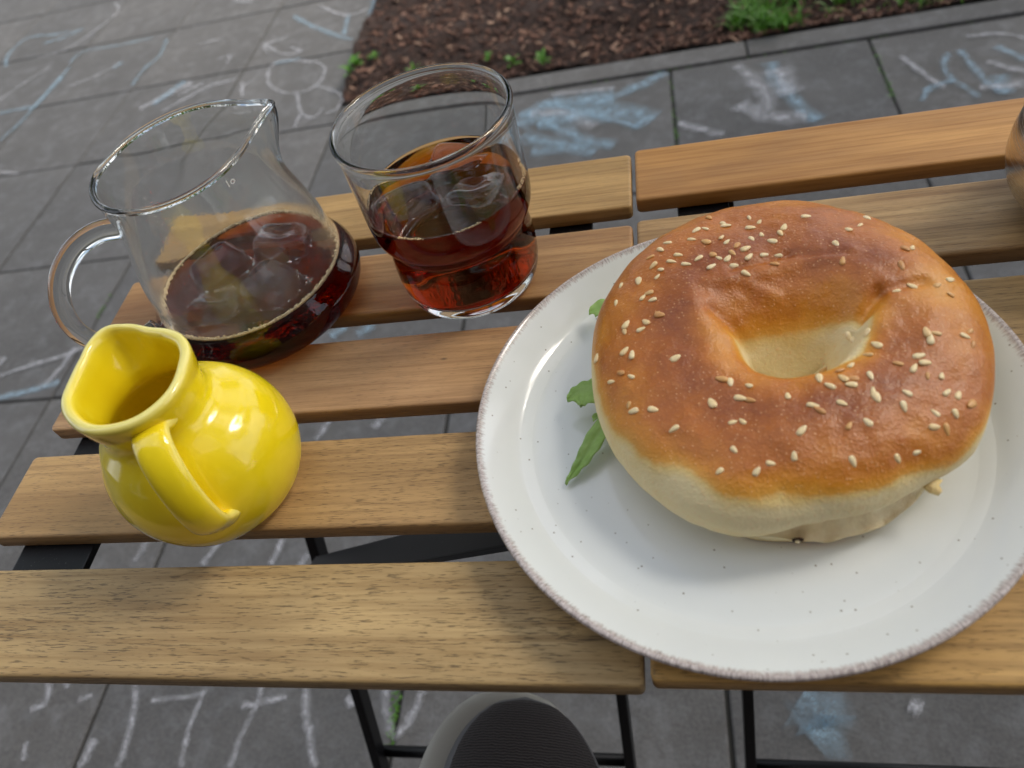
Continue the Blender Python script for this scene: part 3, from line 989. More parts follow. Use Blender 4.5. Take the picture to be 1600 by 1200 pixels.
def top_point(th, t):
    O, I, far, rt, ztop, tp, pw = params(th)
    x = I[0] + (O[0] - I[0]) * t; y = I[1] + (O[1] - I[1]) * t
    zin = 0.0065 + .018 * abs(math.cos(th)) ** 3
    if t <= tp:
        u = (tp - t) / tp
        z = ztop - (ztop - zin) * u ** pw
        # soften the ridge on the far side
    else:
        w = (t - tp) / (1 - tp)
        z = ZC + (ztop - ZC) * max(0, 1 - w ** 2.25) ** (1 / 2.15)
    if t < .8:
        dg = 0
        for k, (a, b) in enumerate(G):
            d, sd_ = seg_d(x, y, a, b)
            amp = (.0050, .0036, .0018)[k]
            dg = max(dg, amp * math.exp(-(d / .0026) ** 2))
        z -= dg
        # pinched folds on the far inner slope
        d, _ = seg_d(x, y, (.020, .2015), (.040, .2065)); z -= .0012 * math.exp(-(d / .0016) ** 2)
        d, _ = seg_d(x, y, (.040, .2065), (.058, .2030)); z -= .0010 * math.exp(-(d / .0018) ** 2)
        d, _ = seg_d(x, y, (.022, .1780), (.012, .1850)); z -= .0014 * math.exp(-(d / .0025) ** 2)
        d, _ = seg_d(x, y, (.026, .1950), (.034, .1900)); z += .0010 * math.exp(-(d / .0025) ** 2)
        d, _ = seg_d(x, y, (.012, .196), (.060, .203)); z += .0009 * math.exp(-(d / .003) ** 2)
        d, _ = seg_d(x, y, (.010, .1925), (.045, .1995)); z -= .0009 * math.exp(-(d / .0035) ** 2)
    return x, y, z
def cutz(th):
    return 0.0172 + 0.0068 * gap(th) + .0004 * math.sin(th * 23) * gap(th) + .0003 * math.sin(th * 41 + 1)
NT, NTH = 110, 288
V, BK = [], []
rows_t = []
ts = [0.5 - 0.5 * math.cos(math.pi * (k / NT) ** 0.92) for k in range(NT + 1)]
RS = []
bake = []
for k, t in enumerate(ts):
    ring = []
    for j in range(NTH):
        th = 2 * math.pi * j / NTH
        x, y, z = top_point(th, t)
        O, I, far, rt, ztop, tp, pw = params(th)
        dd = .0016 * nz(x, y, z, 38, 1.0) + .00075 * nz(x, y, z, 100, 5.0) + .0003 * nz(x, y, z, 260, 2.0)
        k_ = sm(.0, .12, t)
        z += dd * k_
        ring.append((x, y, z))
        # how brown the crust is
        if t <= tp:
            w = t / tp
            lo = .08 + .12 * far + .22 * rt * (1 - far); hi = lo + .30
            if far < .3:
                lo, hi = .10 + .28 * rt, .40 + .32 * rt
            b = sm(lo, hi, w) * .66 + .26 * math.exp(-((w - 1.0) / .26) ** 2)
        else:
            w = (t - tp) / (1 - tp)
            zz = z
            lowz = .0235 + .0065 * sm(1.5, .3, angdist(th, R(-115))) + .0035 * nz(x, y, 0, 60, 9) + .005 * nz(x, y, 0, 24, 2) - .003 * sm(1.2, .2, angdist(th, R(20))) - .0005 * gap(th)
            b = sm(lowz, lowz + .0085, zz) * .66 + .26 * math.exp(-(w / .50) ** 2)
        b += .10 * nz(x, y, z, 55, 4.2)
        d, _ = seg_d(x, y, (.055, .170), (.085, .186)); b -= .22 * math.exp(-(d / .012) ** 2)
        bake.append(max(0.0, min(1.0, b)))
    RS.append(ring)
# below the widest line down to the cut, then the flat cut face
for q in (0.25, 0.5, 0.75, 1.0):
    ring = []
    for j in range(NTH):
        th = 2 * math.pi * j / NTH
        x, y, z = RS[NT][j]
        zc_ = cutz(th)
        zz = z + (zc_ - z) * q
        f = (1 - ((ZC - zz) / .021) ** 2.4) ** (1 / 2.4) if zz < ZC else 1
        f *= 1 - .030 * q * gap(th)
        f = CX + (x - CX) * f, CY + (y - CY) * f
        ring.append((f[0] + .0003 * nz(x, y, zz, 200), f[1] + .0003 * nz(x, y, zz, 200, 3), zz))
        bake.append(max(0, .10 - .1 * q + .12 * nz(x, y, zz, 60)))
    RS.append(ring)
last = RS[-1]
for q in (.93, .6, .27):
    ring = []
    for j in range(NTH):
        x, y, z = last[j]
        xx, yy = HX + (x - HX) * q, HY + (y - HY) * q
        ring.append((xx, yy, z + (.0016 * nz(xx, yy, 0, 160, 2) + .0008 if q > .5 else -.004)))
        bake.append(0.0)
    RS.append(ring)
V, F = rings(RS, cap0=True)
F = [tuple(reversed(f)) for f in F]
bake.append(0.0)
NF_side = (len(RS) - 4) * NTH
V = [(x - CX, y - CY, z - .0058) for x, y, z in V]
top = mesh('top_half', V, F, [MAT['crust'], MAT['crumb']], bagel)
at = top.data.attributes.new('bake', 'FLOAT', 'POINT')
at.data.foreach_set('value', bake[:len(top.data.vertices)])
for i, p in enumerate(top.data.polygons):
    if (len(RS) - 4) * NTH <= i < (len(RS) - 1) * NTH:
        p.material_index = 1
bvh_top = BVHTree.FromPolygons([Vector(v) for v in V], F)
# bottom half
RS, bake = [], []
ZB = .0058
for q in [0, .06, .14, .25, .4, .55, .7, .82, .92, 1.0]:
    ring = []
    for j in range(NTH):
        th = 2 * math.pi * j / NTH
        c, s = math.cos(th), math.sin(th)
        zt = cutz(th) - .0004 - .0118 * gap(th)
        z = ZB + (zt - ZB) * q
        f = (1 - min(1, ((ZC - z) / .0212)) ** 2.4) ** (1 / 2.4) if z < ZC else 1
        f = max(f, .80 + .0 * q)
        f = .80 + (f - .55) / .45 * .20 if f < .55 else f
        f = max(f, sm(1.45, .45, angdist(th, R(-78))) * (.945 + .055 * q) * .94)
        f *= 1 - .050 * sm(.8, .1, angdist(th, R(-22))) + .004 * gap(th)
        rr = wob(th) * f
        x, y = CX + AX * rr * c, CY + AY * rr * s
        x += .0006 * nz(x, y, z, 70, 3); y += .0006 * nz(x, y, z, 70, 8)
        ring.append((x, y, z)); bake.append(max(0, .08 + .30 * sm(.35, 0, q) + .14 * nz(x, y, z, 55, 6)))
    RS.append(ring)
for q in (.985, .97, .955, .94, .92, .90, .88, .85, .80, .7, .45):
    ring = []
    for j in range(NTH):
        x, y, z = RS[9][j]
        xx, yy = HX + (x - HX) * q, HY + (y - HY) * q
        gp_ = gap(2 * math.pi * j / NTH)
        rise = gp_ * .0104 * sm(1.0, .86, q)
        ring.append((xx, yy, z + rise + (.0012 - .0004 * gp_) * nz(xx, yy, 0, 190, 4) + .0007 * gp_ * nz(xx, yy, 0, 520, 9) - (.0 if q > .9 else .0010) * (1 - gp_))); bake.append(0.0)
    RS.append(ring)
RS.append([(HX + (x - HX) * .9, HY + (y - HY) * .9, ZB + .001) for x, y, z in RS[-1]]); bake += [0.0] * NTH
V, F = rings(RS, cap0=True)
bake += [0.0]
V = [(x - CX, y - CY, z - .0058) for x, y, z in V]
bot = mesh('bottom_half', V, F, [MAT['crust'], MAT['crumb']], bagel)
at = bot.data.attributes.new('bake', 'FLOAT', 'POINT'); at.data.foreach_set('value', bake[:len(bot.data.vertices)])
for i, p in enumerate(bot.data.polygons):
    if i >= 8 * NTH and i < (len(RS) - 1) * NTH:
        p.material_index = 1
bvh_bot = BVHTree.FromPolygons([Vector(v) for v in V], F)
# torn skin flakes at the cut on the right
def flake(pts, mat, name, th=.0009):
    c = np.mean(np.array(pts), axis=0)
    n = len(pts)
    up = [np.array(p) for p in pts]; dn = [np.array(p) - (0, 0, th) for p in pts]
    V = up + dn + [c + (0, 0, .0006), c - (0, 0, th)]
    F = []
    for i in range(n):
        j = (i + 1) % n
        F += [(i, j, 2 * n), (j + n, i + n, 2 * n + 1), (i, i + n, j + n, j)]
    V = [(v[0] - CX, v[1] - CY, v[2] - .0058) for v in V]
    o = mesh(name, V, F, mat, bagel)
    a = o.data.attributes.new('bake', 'FLOAT', 'POINT'); a.data.foreach_set('value', [.16] * len(V))
    return o
# sesame seeds
def seed_mesh():
    V, F = [], []
    n, m = 10, 7
    RS = []
    for i in range(m + 1):
        t = i / m
        a = math.pi * t
        xx = -math.cos(a)
        r = math.sin(a) ** .8 * (1 - .32 * xx) if 0 < t < 1 else .02
        RS.append([(xx * .00165, r * .00092 * math.cos(2 * math.pi * j / n), r * .00050 * math.sin(2 * math.pi * j / n)) for j in range(n)])
    return rings(RS, cap0=True, cap1=True)
SV, SF = seed_mesh()
seed_me = None
SEEDS = [(0.0294,0.2317,0.0417),(0.0325,0.2275,0.0428),(0.0486,0.2262,0.0442),(0.029,0.2246,0.0429),(0.0151,0.2359,0.0404),(0.0199,0.2305,0.0414),(0.0206,0.2282,0.0421),(0.0096,0.227,0.0426),(0.013,0.2276,0.0424),(0.0076,0.2211,0.0436),(0.0126,0.2181,0.0442),(0.0183,0.2193,0.0444),(0.0198,0.2163,0.0447),(0.023,0.2132,0.0454),(0.0286,0.2169,0.0445),(0.0322,0.219,0.044),(0.0353,0.2144,0.0445),(0.0386,0.2179,0.0445),(0.0403,0.2214,0.0443),(0.0258,0.2108,0.0454),(0.0211,0.2091,0.0456),(0.0143,0.2098,0.0454),(0.0162,0.2072,0.0457),(0.0192,0.2064,0.0457),(0.0093,0.2083,0.0454),(0.0023,0.2125,0.0444),(-0.0013,0.222,0.0424),(-0.0039,0.2179,0.0429),(-0.0003,0.2091,0.0444),(0.0048,0.2062,0.0452),(0.0134,0.203,0.0458),(0.0211,0.2032,0.0449),(0.0265,0.2063,0.0455),(0.0317,0.2071,0.0449),(0.0364,0.2069,0.0441),(0.0346,0.202,0.0449),(0.0246,0.1984,0.0451),(-0.0079,0.2148,0.0425),(-0.0068,0.2089,0.0436),(-0.0043,0.2056,0.0443),(-0.0056,0.2024,0.0441),(-0.0125,0.2035,0.0417),(-0.0192,0.2051,0.0388),(-0.0088,0.1951,0.0434),(-0.0111,0.1934,0.0431),(-0.0077,0.1908,0.0442),(-0.021,0.1958,0.0393),(-0.0055,0.1833,0.0441),(-0.0104,0.1819,0.0427),(-0.0122,0.179,0.0422),(-0.0173,0.1828,0.0412),(-0.0179,0.18,0.0408),(-0.0181,0.1714,0.0403),(-0.0155,0.169,0.0408),(-0.0286,0.1754,0.0332),(-0.0012,0.1644,0.0428),(-0.0195,0.1632,0.0386),(-0.016,0.1603,0.0399),(-0.0229,0.1612,0.0366),(-0.017,0.15,0.0377),(-0.0093,0.1463,0.0396),(-0.0156,0.1473,0.038),(-0.0032,0.1386,0.0392),(0.0611,0.2162,0.0445),(0.0656,0.2191,0.0433),(0.0556,0.2085,0.0455),(0.0765,0.2028,0.045),(0.0789,0.2037,0.0442),(0.0734,0.1944,0.0454),(0.0701,0.1851,0.0436),(0.0752,0.187,0.043),(0.0829,0.187,0.0427),(0.0878,0.1904,0.041),(0.0861,0.1835,0.0412),(0.075,0.1671,0.0428),(0.0776,0.1667,0.0423),(0.0755,0.1646,0.0422),(0.0864,0.1671,0.0395),(0.0886,0.1696,0.0386),(0.0881,0.1642,0.0386),(0.0711,0.1589,0.0416),(0.0722,0.1562,0.0413),(0.0686,0.1542,0.0415),(0.0719,0.1515,0.0408),(0.076,0.152,0.0397),(0.0763,0.1466,0.0385),(0.0796,0.1463,0.0374),(0.083,0.1441,0.0354),(0.0648,0.1453,0.0412),(0.063,0.1409,0.0407),(0.0718,0.14,0.0378),(0.0775,0.1404,0.0363),(0.0706,0.1356,0.037),(0.0742,0.1356,0.0354),(0.0547,0.1752,0.0345),(0.0557,0.1735,0.0344),(0.0588,0.1709,0.0407),(0.0603,0.1645,0.0416),(0.0571,0.1612,0.0411),(0.0646,0.1562,0.0417),(0.0516,0.1573,0.0413),(0.0479,0.1547,0.0421),(0.0507,0.151,0.0427),(0.0479,0.151,0.0431),(0.0475,0.1716,0.0214),(0.0413,0.1518,0.0427),(0.0438,0.1485,0.0429),(0.0498,0.1485,0.0429),(0.0558,0.1517,0.0425),(0.0555,0.1461,0.0421),(0.056,0.1439,0.042),(0.0461,0.1422,0.0423),(0.0379,0.1418,0.0428),(0.0395,0.1399,0.0426),(0.0314,0.1463,0.0422),(0.0206,0.1515,0.0419),(0.0152,0.1538,0.0415),(0.0126,0.155,0.0418),(0.0176,0.1472,0.0414),(0.0205,0.146,0.0416),(0.009,0.1464,0.0409),(0.0145,0.1387,0.0408),(0.0174,0.1387,0.0408),(0.0336,0.1335,0.0419),(0.014,0.1292,0.0399),(0.0239,0.1243,0.0393),(0.0197,0.1221,0.0387),(0.0305,0.1259,0.0401),(0.0093,0.1232,0.038),(0.0463,0.1242,0.0385),(0.0468,0.1345,0.0414),(0.0521,0.1355,0.0415),(0.059,0.1263,0.0357),(0.0647,0.1285,0.0349),(0.056,0.199,0.0461),(0.07,0.2269,0.0396)]
for k, (x, y, z) in enumerate(SEEDS):
    p, nr, idx, d = bvh_top.find_nearest(Vector((x - CX, y - CY, z - .0058)))
    if p is None:
        continue
    if seed_me is None:
        o = mesh('sesame_seed', SV, SF, MAT['seed'], bagel)
        seed_me = o.data
    else:
        o = bpy.data.objects.new('sesame_seed', seed_me); col.objects.link(o); o.parent = bagel
    q = nr.to_track_quat('Z', 'X') @ Matrix.Rotation(rnd() * 6.283, 3, 'Z').to_quaternion() @ Matrix.Rotation((rnd() - .5) * .25, 3, 'Y').to_quaternion()
    o.rotation_mode = 'QUATERNION'; o.rotation_quaternion = q
    s = .80 + .48 * rnd()
    o.scale = (s, s * (.85 + .3 * rnd()), s)
    o.location = p + nr * (.00030 * rnd() - .00005)

flake([(.0660, .1260, .0232), (.0690, .1228, .0224), (.0715, .1222, .0216), (.0728, .1235, .0214), (.0722, .1252, .0220), (.0735, .1266, .0224), (.0700, .1275, .0232)], MAT['crust'], 'crust_flake')
pb, nb, _i, _d = bvh_bot.find_nearest(Vector((.0310 - CX, .1060 - CY, .0135 - .0058)))
o = bpy.data.objects.new('sesame_seed', seed_me or bagel.children[0].data); col.objects.link(o); o.parent = bagel
o.rotation_mode = 'QUATERNION'; o.rotation_quaternion = nb.to_track_quat('Z', 'X'); o.location = pb + nb * .0002
TV, TF = [], []
for k in range(9):
    a_ = k * .7; q0 = pb + nb * .0001 + Vector((.0012 * math.cos(a_), 0, .0009 * math.sin(a_) + .0006))
    v_, f_ = bevel_box(-.0005, .0005, -.0002, .0002, -.0004, .0004, 0)
    b_ = len(TV); TV += [tuple(Vector(t_) + q0) for t_ in v_]; TF += [tuple(b_ + i_ for i_ in t_) for t_ in f_]
mesh('burnt_crumb', TV, TF, simple('burnt crumb', (.05, .025, .012), .8), bagel)
# salad leaves
def leaf_patch(outline, zs, name, label=None, rows=8, ruffle=.0006):
    """leaf from a mid line and half widths: outline = [(x, y, z, half_width_left, half_width_right)]"""
    P = crom(outline, 5)
    n = len(P); Vt, F = [], []
    for i in range(n):
        x, y, z, wl, wr = P[i]
        t = P[min(i + 1, n - 1)][:3] - P[max(i - 1, 0)][:3]; t = t / np.linalg.norm(t)
        s = np.array([-t[1], t[0], 0.0])
        for u in np.linspace(-1, 1, rows + 1):
            w = wl if u > 0 else wr
            q = np.array([x, y, z]) + s * u * w + np.array([0, 0, .22 * abs(u) * w + ruffle * math.sin(i * 1.3 + u * 4) * abs(u) + (-.0004 if abs(u) < .15 else 0)])
            Vt.append(q)
    for i in range(n - 1):
        for k in range(rows):
            a = i * (rows + 1) + k
            F.append((a, a + 1, a + rows + 2, a + rows + 1))
    m = len(Vt)
    V = [(v[0] - CX, v[1] - CY, v[2] - .0058) for v in Vt]
    o = mesh(name, V, F, MAT['arug'], bagel)
    sol = o.modifiers.new('thick', 'SOLIDIFY'); sol.thickness = .0004
    if label:
        o['label'] = label
    return o
leaf_patch([(-.020, .1740, .0170, .0045, .0050), (-.0290, .1735, .0165, .0060, .0055), (-.0335, .1742, .0160, .0078, .0050), (-.0370, .1745, .0155, .0082, .0036), (-.0400, .1735, .0148, .0058, .0024), (-.0420, .1722, .0142, .0006, .0006)], 0, 'salad_leaf', 'short broad leaf with a torn tip')
leaf_patch([(-.022, .1640, .0150, .0030, .0030), (-.0285, .1590, .0135, .0036, .0036), (-.0325, .1530, .0120, .0036, .0036), (-.0360, .1475, .0105, .0028, .0028), (-.0395, .1430, .0090, .0016, .0016), (-.0425, .1395, .0080, .0003, .0003)], 0, 'salad_leaf', 'long narrow pointed leaf drooping onto the plate')
leaf_patch([(-.018, .2120, .0170, .004, .004), (-.0260, .2150, .0165, .0050, .0050), (-.0312, .2165, .0155, .0044, .0044), (-.0345, .2160, .0150, .0008, .0008)], 0, 'salad_leaf')
leaf_patch([(-.020, .1680, .0150, .002, .002), (-.028, .1655, .0135, .0024, .0020), (-.0325, .1640, .0125, .001, .001)], 0, 'salad_leaf')

# ------------------------------------------------------------------ yellow jug
JX, JY = -0.1836, 0.1518
jug = thing('cream_jug', 'small glossy yellow ceramic jug with a pinched lip and strap handle', 'jug', (JX, JY, TZ))
RIM = [(-159, .0261), (-130, .0248), (-104, .0247), (-82, .0245), (-61, .0246), (-31, .0232), (4, .0208), (29, .0210), (53, .0214), (73, .0217), (98, .0230), (120, .0285), (133, .0322), (146, .0310), (160, .0280), (180, .0262)]
def per(tab, deg):
    """periodic Catmull-Rom through (angle, value)"""
    n = len(tab)
    d = (deg + 180) % 360 - 180
    T = sorted(tab)
    for i in range(n):
        a0 = T[i][0]; a1 = T[(i + 1) % n][0] + (360 if i == n - 1 else 0)
        dd = d if d >= T[0][0] else d + 360
        if a0 <= dd <= a1:
            v0 = T[(i - 1) % n][1]; v1 = T[i][1]; v2 = T[(i + 1) % n][1]; v3 = T[(i + 2) % n][1]
            t = (dd - a0) / (a1 - a0)
            return 0.5 * ((2 * v1) + (-v0 + v2) * t + (2 * v0 - 5 * v1 + 4 * v2 - v3) * t * t + (-v0 + 3 * v1 - 3 * v2 + v3) * t ** 3)
    return T[0][1]
N = 128
def jug_ring(z, rr, k, off=0.0, zl=0.0):
    """k blends from the round body (0) to the lipped rim (1)"""
    ring = []
    for j in range(N):
        a = 360 * j / N
        rm = per(RIM, a) - off
        r = rr * (1 - k) + rm * k
        lip = zl * math.exp(-(((a - 133 + 180) % 360 - 180) / 26) ** 2)
        sx = -.0032 * sm(.040, .054, z) * (1 - k)
        ring.append((sx + r * math.cos(R(a)), r * math.sin(R(a)), z + lip))
    return ring
def body_r(z, a=.0366, b=.0352, zc=.0222):
    return a * math.sqrt(max(0, 1 - ((z - zc) / b) ** 2))
RS, edge = [], []
def add(z, rr, k, e=0.0, off=0.0, zl=0.0):
    RS.append(jug_ring(z, rr, k, off, zl)); edge.extend([e] * N)
add(.0022, .020, 0); add(.0004, .0245, 0); add(.0003, .0262, 0); add(.0016, .0272, 0)
for z in np.linspace(.004, .046, 22):
    add(z, body_r(z), 0)
for z, rr, k in ((.0482, .0232, 0), (.0503, .0214, .03), (.0530, .0201, .12), (.0560, .0197, .28), (.0590, .0198, .48), (.0620, .0202, .66), (.0650, .0206, .82), (.0675, .021, .94)):
    add(z, rr, k, 0, .0006 * (1 - k))
add(.0693, .021, 1.0, .15, -.0001, .0012); add(.0704, .021, 1.0, .5, .0001, .0014); add(.0711, .021, 1, .8, .0009, .0015); add(.0714, .021, 1, .75, .0020, .0015); add(.0711, .021, 1, .45, .0031, .0014)
add(.0702, .021, 1, .2, .0039, .0011); add(.0686, .021, 1, .05, .0043, .0007)
for z, rr, k in ((.065, .0172, .85), (.061, .0166, .6), (.057, .0164, .35), (.053, .0170, .12), (.0495, .0195, 0)):
    add(z, rr, k, 0, .0040)
for z in np.linspace(.045, .006, 12):
    add(z, max(body_r(z) - .0036, .012), 0)
add(.0048, .012, 0)
V, F = rings(RS, cap0=True, cap1=True)
edge += [0, 0]
# slight hand-thrown unevenness
V = [(x * (1 + .012 * nz(x, y, z, 22, 2)), y * (1 + .012 * nz(x, y, z, 22, 6)), z) for x, y, z in V]
jb = mesh('body', V, F, [MAT['yellow'], MAT['bisque']], jug)
at = jb.data.attributes.new('edge', 'FLOAT', 'POINT'); at.data.foreach_set('value', edge[:len(V)])
for i, p in enumerate(jb.data.polygons):
    if i < 3 * N or (len(RS) - 1) * N <= i < len(RS) * N:
        p.material_index = 1
# strap handle: oval section swept along a loop
HA = R(-61)
hd = np.array([math.cos(HA), math.sin(HA), 0])
tn = np.array([-math.sin(HA), math.cos(HA), 0])
HP = [(.0185, .0612), (.0240, .0630), (.0300, .0612), (.0360, .0550), (.0400, .0462), (.0415, .0370), (.0402, .0285), (.0345, .0225)]
pts = crom([(a, b, 0) for a, b in HP], 6)
RS, edge = [], []
m = len(pts)
for i, p in enumerate(pts):
    t = pts[min(i + 1, m - 1)] - pts[max(i - 1, 0)]; t = t / np.linalg.norm(t)
    nrm = np.array([t[1], -t[0]])     # in the (radial, z) plane
    s = i / (m - 1)
    w = .0066 - .0004 * math.sin(s * math.pi) + .0022 * max(0, 1 - s * 9) + .0022 * max(0, (s - .90) * 10)
    h = .0030 + .0016 * max(0, 1 - s * 8) + .0014 * max(0, (s - .9) * 10)
    ring = []
    for k in range(28):
        a = 2 * math.pi * k / 28
        ca, sa = math.cos(a), math.sin(a)
        u = math.copysign(abs(ca) ** .75, ca) * w
        v = math.copysign(abs(sa) ** .8, sa) * h * (1 - .25 * (u / w) ** 2)
        q = hd * (p[0] + nrm[0] * v) + np.array([0, 0, p[1] + nrm[1] * v]) + tn * u
        ring.append(tuple(q)); edge.append(.55 * max(0, abs(ca) - .80) / .20)
    RS.append(ring)
V, F = rings(RS, cap0=True, cap1=True)
edge += [0, 0]
o = mesh('handle', V, F, MAT['yellow'], jug)
at = o.data.attributes.new('edge', 'FLOAT', 'POINT'); at.data.foreach_set('value', edge)
bm = bmesh.new(); bm.from_mesh(o.data); bmesh.ops.recalc_face_normals(bm, faces=bm.faces); bm.to_mesh(o.data); bm.free()

# ------------------------------------------------------------------ tumbler with iced tea
GX, GY = -0.0925, 0.2620
glass = thing('tumbler', 'clear stackable glass tumbler of dark iced tea with ice, right of the carafe', 'glass', (GX, GY, TZ))
gout = [(.0, .0014), (.022, .0010), (.0268, .0002), (.0292, .0012), (.0314, .0045), (.0327, .0105), (.0331, .0180), (.0326, .0265), (.0316, .0315), (.0315, .0335), (.0330, .0362), (.0352, .0400), (.0362, .0450), (.0364, .0520), (.0363, .0620), (.0365, .0740), (.0369, .0832),
        (.0374, .0850), (.0375, .0862), (.0370, .0873), (.0361, .0876), (.0352, .0871), (.0348, .0860), (.0349, .0845)]
gin = [(.0349, .0800), (.0347, .0700), (.0346, .0600), (.0346, .0520), (.0343, .0455), (.0332, .0412), (.0310, .0378), (.0295, .0345), (.0296, .0310), (.0306, .0255), (.0311, .0180), (.0306, .0120), (.0286, .0080), (.0240, .0060), (.012, .0056), (0, .0056)]
LZ = .0540
gi = crom(gin, 3)
# the wall below the level is glass against tea, so that interface belongs to the tea mesh (its 'ior' is the ratio of the two)
def r_at(P, z):
    for a, b in zip(P, P[1:]):
        if (a[1] - z) * (b[1] - z) <= 0 and a[1] != b[1]:
            t = (z - a[1]) / (b[1] - a[1])
            return float(a[0] + (b[0] - a[0]) * t)
LR = r_at(gi, LZ)
V, F = lathe([tuple(q) for q in crom(gout + gin[:1], 3)] + [tuple(q) for q in gi if q[1] > LZ + .0002][1:] + [(LR, LZ)], 128, 1, cap1=False)
mesh('glass_body', V, F, MAT['glass'], glass)
def tea_mesh(wall, lz, lr_, n, mat, parent):
    """wall: inner profile from the axis up to the level; flat top with a small meniscus"""
    top_ = [(lr_ - .0004, lz - .00025), (lr_ - .0010, lz - .00042), (lr_ - .0020, lz - .0005), (lr_ * .6, lz - .0005), (lr_ * .3, lz - .0005), (0, lz - .0005)]
    V, F = lathe(wall + [(lr_, lz)] + top_, n, 1)
    o = mesh('iced_tea', V, F, mat, parent)
    nw = len(wall) * n
    at_ = o.data.attributes.new('ior', 'FLOAT', 'FACE')
    m_ = (len(wall) + len(top_)) * n
    at_.data.foreach_set('value', [(.907 if (i < nw or (m_ <= i < m_ + n)) else 1.333) for i in range(len(F))])
    return o
wall = [(float(r), float(z)) for r, z in reversed(gi) if z < LZ - .0002]
tea = tea_mesh(wall, LZ, LR, 128, MAT['tea'], glass)
LZ -= .0005
lr = LR
def ice_cube(parent, loc, size, rot, seed, level):
    V = []
    bm = bmesh.new()
    bmesh.ops.create_icosphere(bm, subdivisions=5, radius=1)
    e = .46
    for v in bm.verts:
        d = v.co.normalized()
        mx = (abs(d.x) ** (2 / e) + abs(d.y) ** (2 / e) + abs(d.z) ** (2 / e)) ** (-e / 2)
        p = d * mx
        p = Vector((p.x * size[0], p.y * size[1], p.z * size[2]))
        dimple = math.exp(-((d.x ** 2 + d.y ** 2) / .16))
        p.z -= math.copysign(dimple * size[2] * .22, d.z) if d.z > 0 else 0
        n_ = noise.noise(d * 1.6 + Vector((seed, seed, 0)))
        p *= 1 + .07 * n_
        v.co = p
    V = [tuple(v.co) for v in bm.verts]; F = [tuple(v.index for v in f.verts) for f in bm.faces]
    bm.free()
    # only what floats above the tea refracts on its own; below the level the ice is as clear as the drink
    from mathutils import Euler
    rm = Euler(rot).to_matrix()
    W = []
    for v in V:
        p = rm @ Vector(v) + Vector(loc)
        h = p.z - level
        if h < 0:
            p.z = level - .00001
        elif h < .0012:
            k = 1 - h / .0012        # melt-water fillet at the waterline
            c_ = Vector((loc[0], loc[1], p.z))
            p = p + (p - c_) * (.10 * k * k)
            p.z = level + h * (1 - .2 * k)
        W.append(tuple(p))
    F = [f for f in F if max(W[i][2] for i in f) > level + .00001]
    W = [(x, y, max(z, level + .00002)) for x, y, z in W]
    o = mesh('ice_cube', W, F, MAT['ice'], parent)
    return o
ice_cube(glass, (-.0150, -.0085, LZ - .0068), (.0138, .0128, .0100), (R(12), R(-8), R(30)), 1.0, LZ)
ice_cube(glass, (.0150, -.0060, LZ - .0078), (.0130, .0120, .0105), (R(-8), R(14), R(70)), 4.0, LZ)
ice_cube(glass, (.0020, .0165, LZ - .0075), (.0125, .0120, .0105), (R(20), R(10), R(-15)), 8.0, LZ)
def bubbles(parent, name, rad, z, n, rmin, rmax, arcs, lab=None, jit=.0004, ells=1.0):
    bm = bmesh.new()
    bmesh.ops.create_icosphere(bm, subdivisions=1, radius=1)
    SVv = [v.co.copy() for v in bm.verts]; SFf = [tuple(v.index for v in f.verts) for f in bm.faces]
    bm.free()
    V, F = [], []
    for k in range(n):
        a0, a1 = arcs[int(rnd() * len(arcs))]
        a = R(a0 + (a1 - a0) * rnd())
        r = rmin + (rmax - rmin) * rnd() ** 2
        rr = rad - r * .6 - abs(random.gauss(0, jit))
        b = len(V)
        zz = z + r * .35 + .0003 * rnd()
        V += [(rr * math.cos(a) + q.x * r, rr * math.sin(a) + q.y * r, zz + q.z * r) for q in SVv]
        F += [tuple(b + i for i in f) for f in SFf]
    o = mesh(name, V, F, MAT['foam'], parent)
    o['kind'] = 'stuff'
    return o
bubbles(glass, 'bubbles', lr, LZ, 260, .00016, .00042, [(-115, -95), (-75, -55), (-20, 20), (150, 200)])

# ------------------------------------------------------------------ carafe
CFX, CFY = -0.2007, 0.2592
car = thing('carafe', 'glass carafe with looped glass handle, misted, a third full of iced tea', 'carafe', (CFX, CFY, TZ))
CR = [(-164, .0372), (-142, .0372), (-122, .0376), (-100, .0378), (-80, .0376), (-59, .0366), (-39, .0352), (-16, .0338), (5, .0342), (18, .0372), (28, .0425), (34, .0472), (41, .0450), (55, .0420), (76, .0402), (100, .0400), (122, .0390), (144, .0375), (170, .0362)]
ZR = .0876
def car_r(z, prof):
    for (r0, z0), (r1, z1) in zip(prof, prof[1:]):
        if z0 <= z <= z1:
            return r0 + (r1 - r0) * (z - z0) / (z1 - z0)
    return prof[-1][0]
cprof = [(.0395, .0004), (.0455, .0012), (.0498, .0042), (.0522, .0090), (.0520, .0140), (.0500, .0180), (.0475, .0215), (.0462, .0255), (.0456, .0310), (.0448, .0380), (.0434, .0450), (.0414, .0530), (.0395, .0600), (.0378, .0670), (.0368, .0740), (.0366, .0800), (.0370, .0850), (.0374, ZR)]
cp = crom(cprof, 4)
N = 160
def carring(z, r, off, k):
    ring = []
    for j in range(N):
        a = 360 * j / N
        rm = per(CR, a) - off
        rr = (r - off) * (1 - k) + rm * k
        lift = .0022 * math.exp(-(((a - 34 + 180) % 360 - 180) / 16) ** 2) * k
        ring.append((rr * math.cos(R(a)), rr * math.sin(R(a)), z + lift))
    return ring
RS = [carring(.0010, .030, 0, 0)]
WALL = .0017
for r, z in cp[:-1]:
    RS.append(carring(z, r, 0, sm(.056, .086, z) ** 1.4))
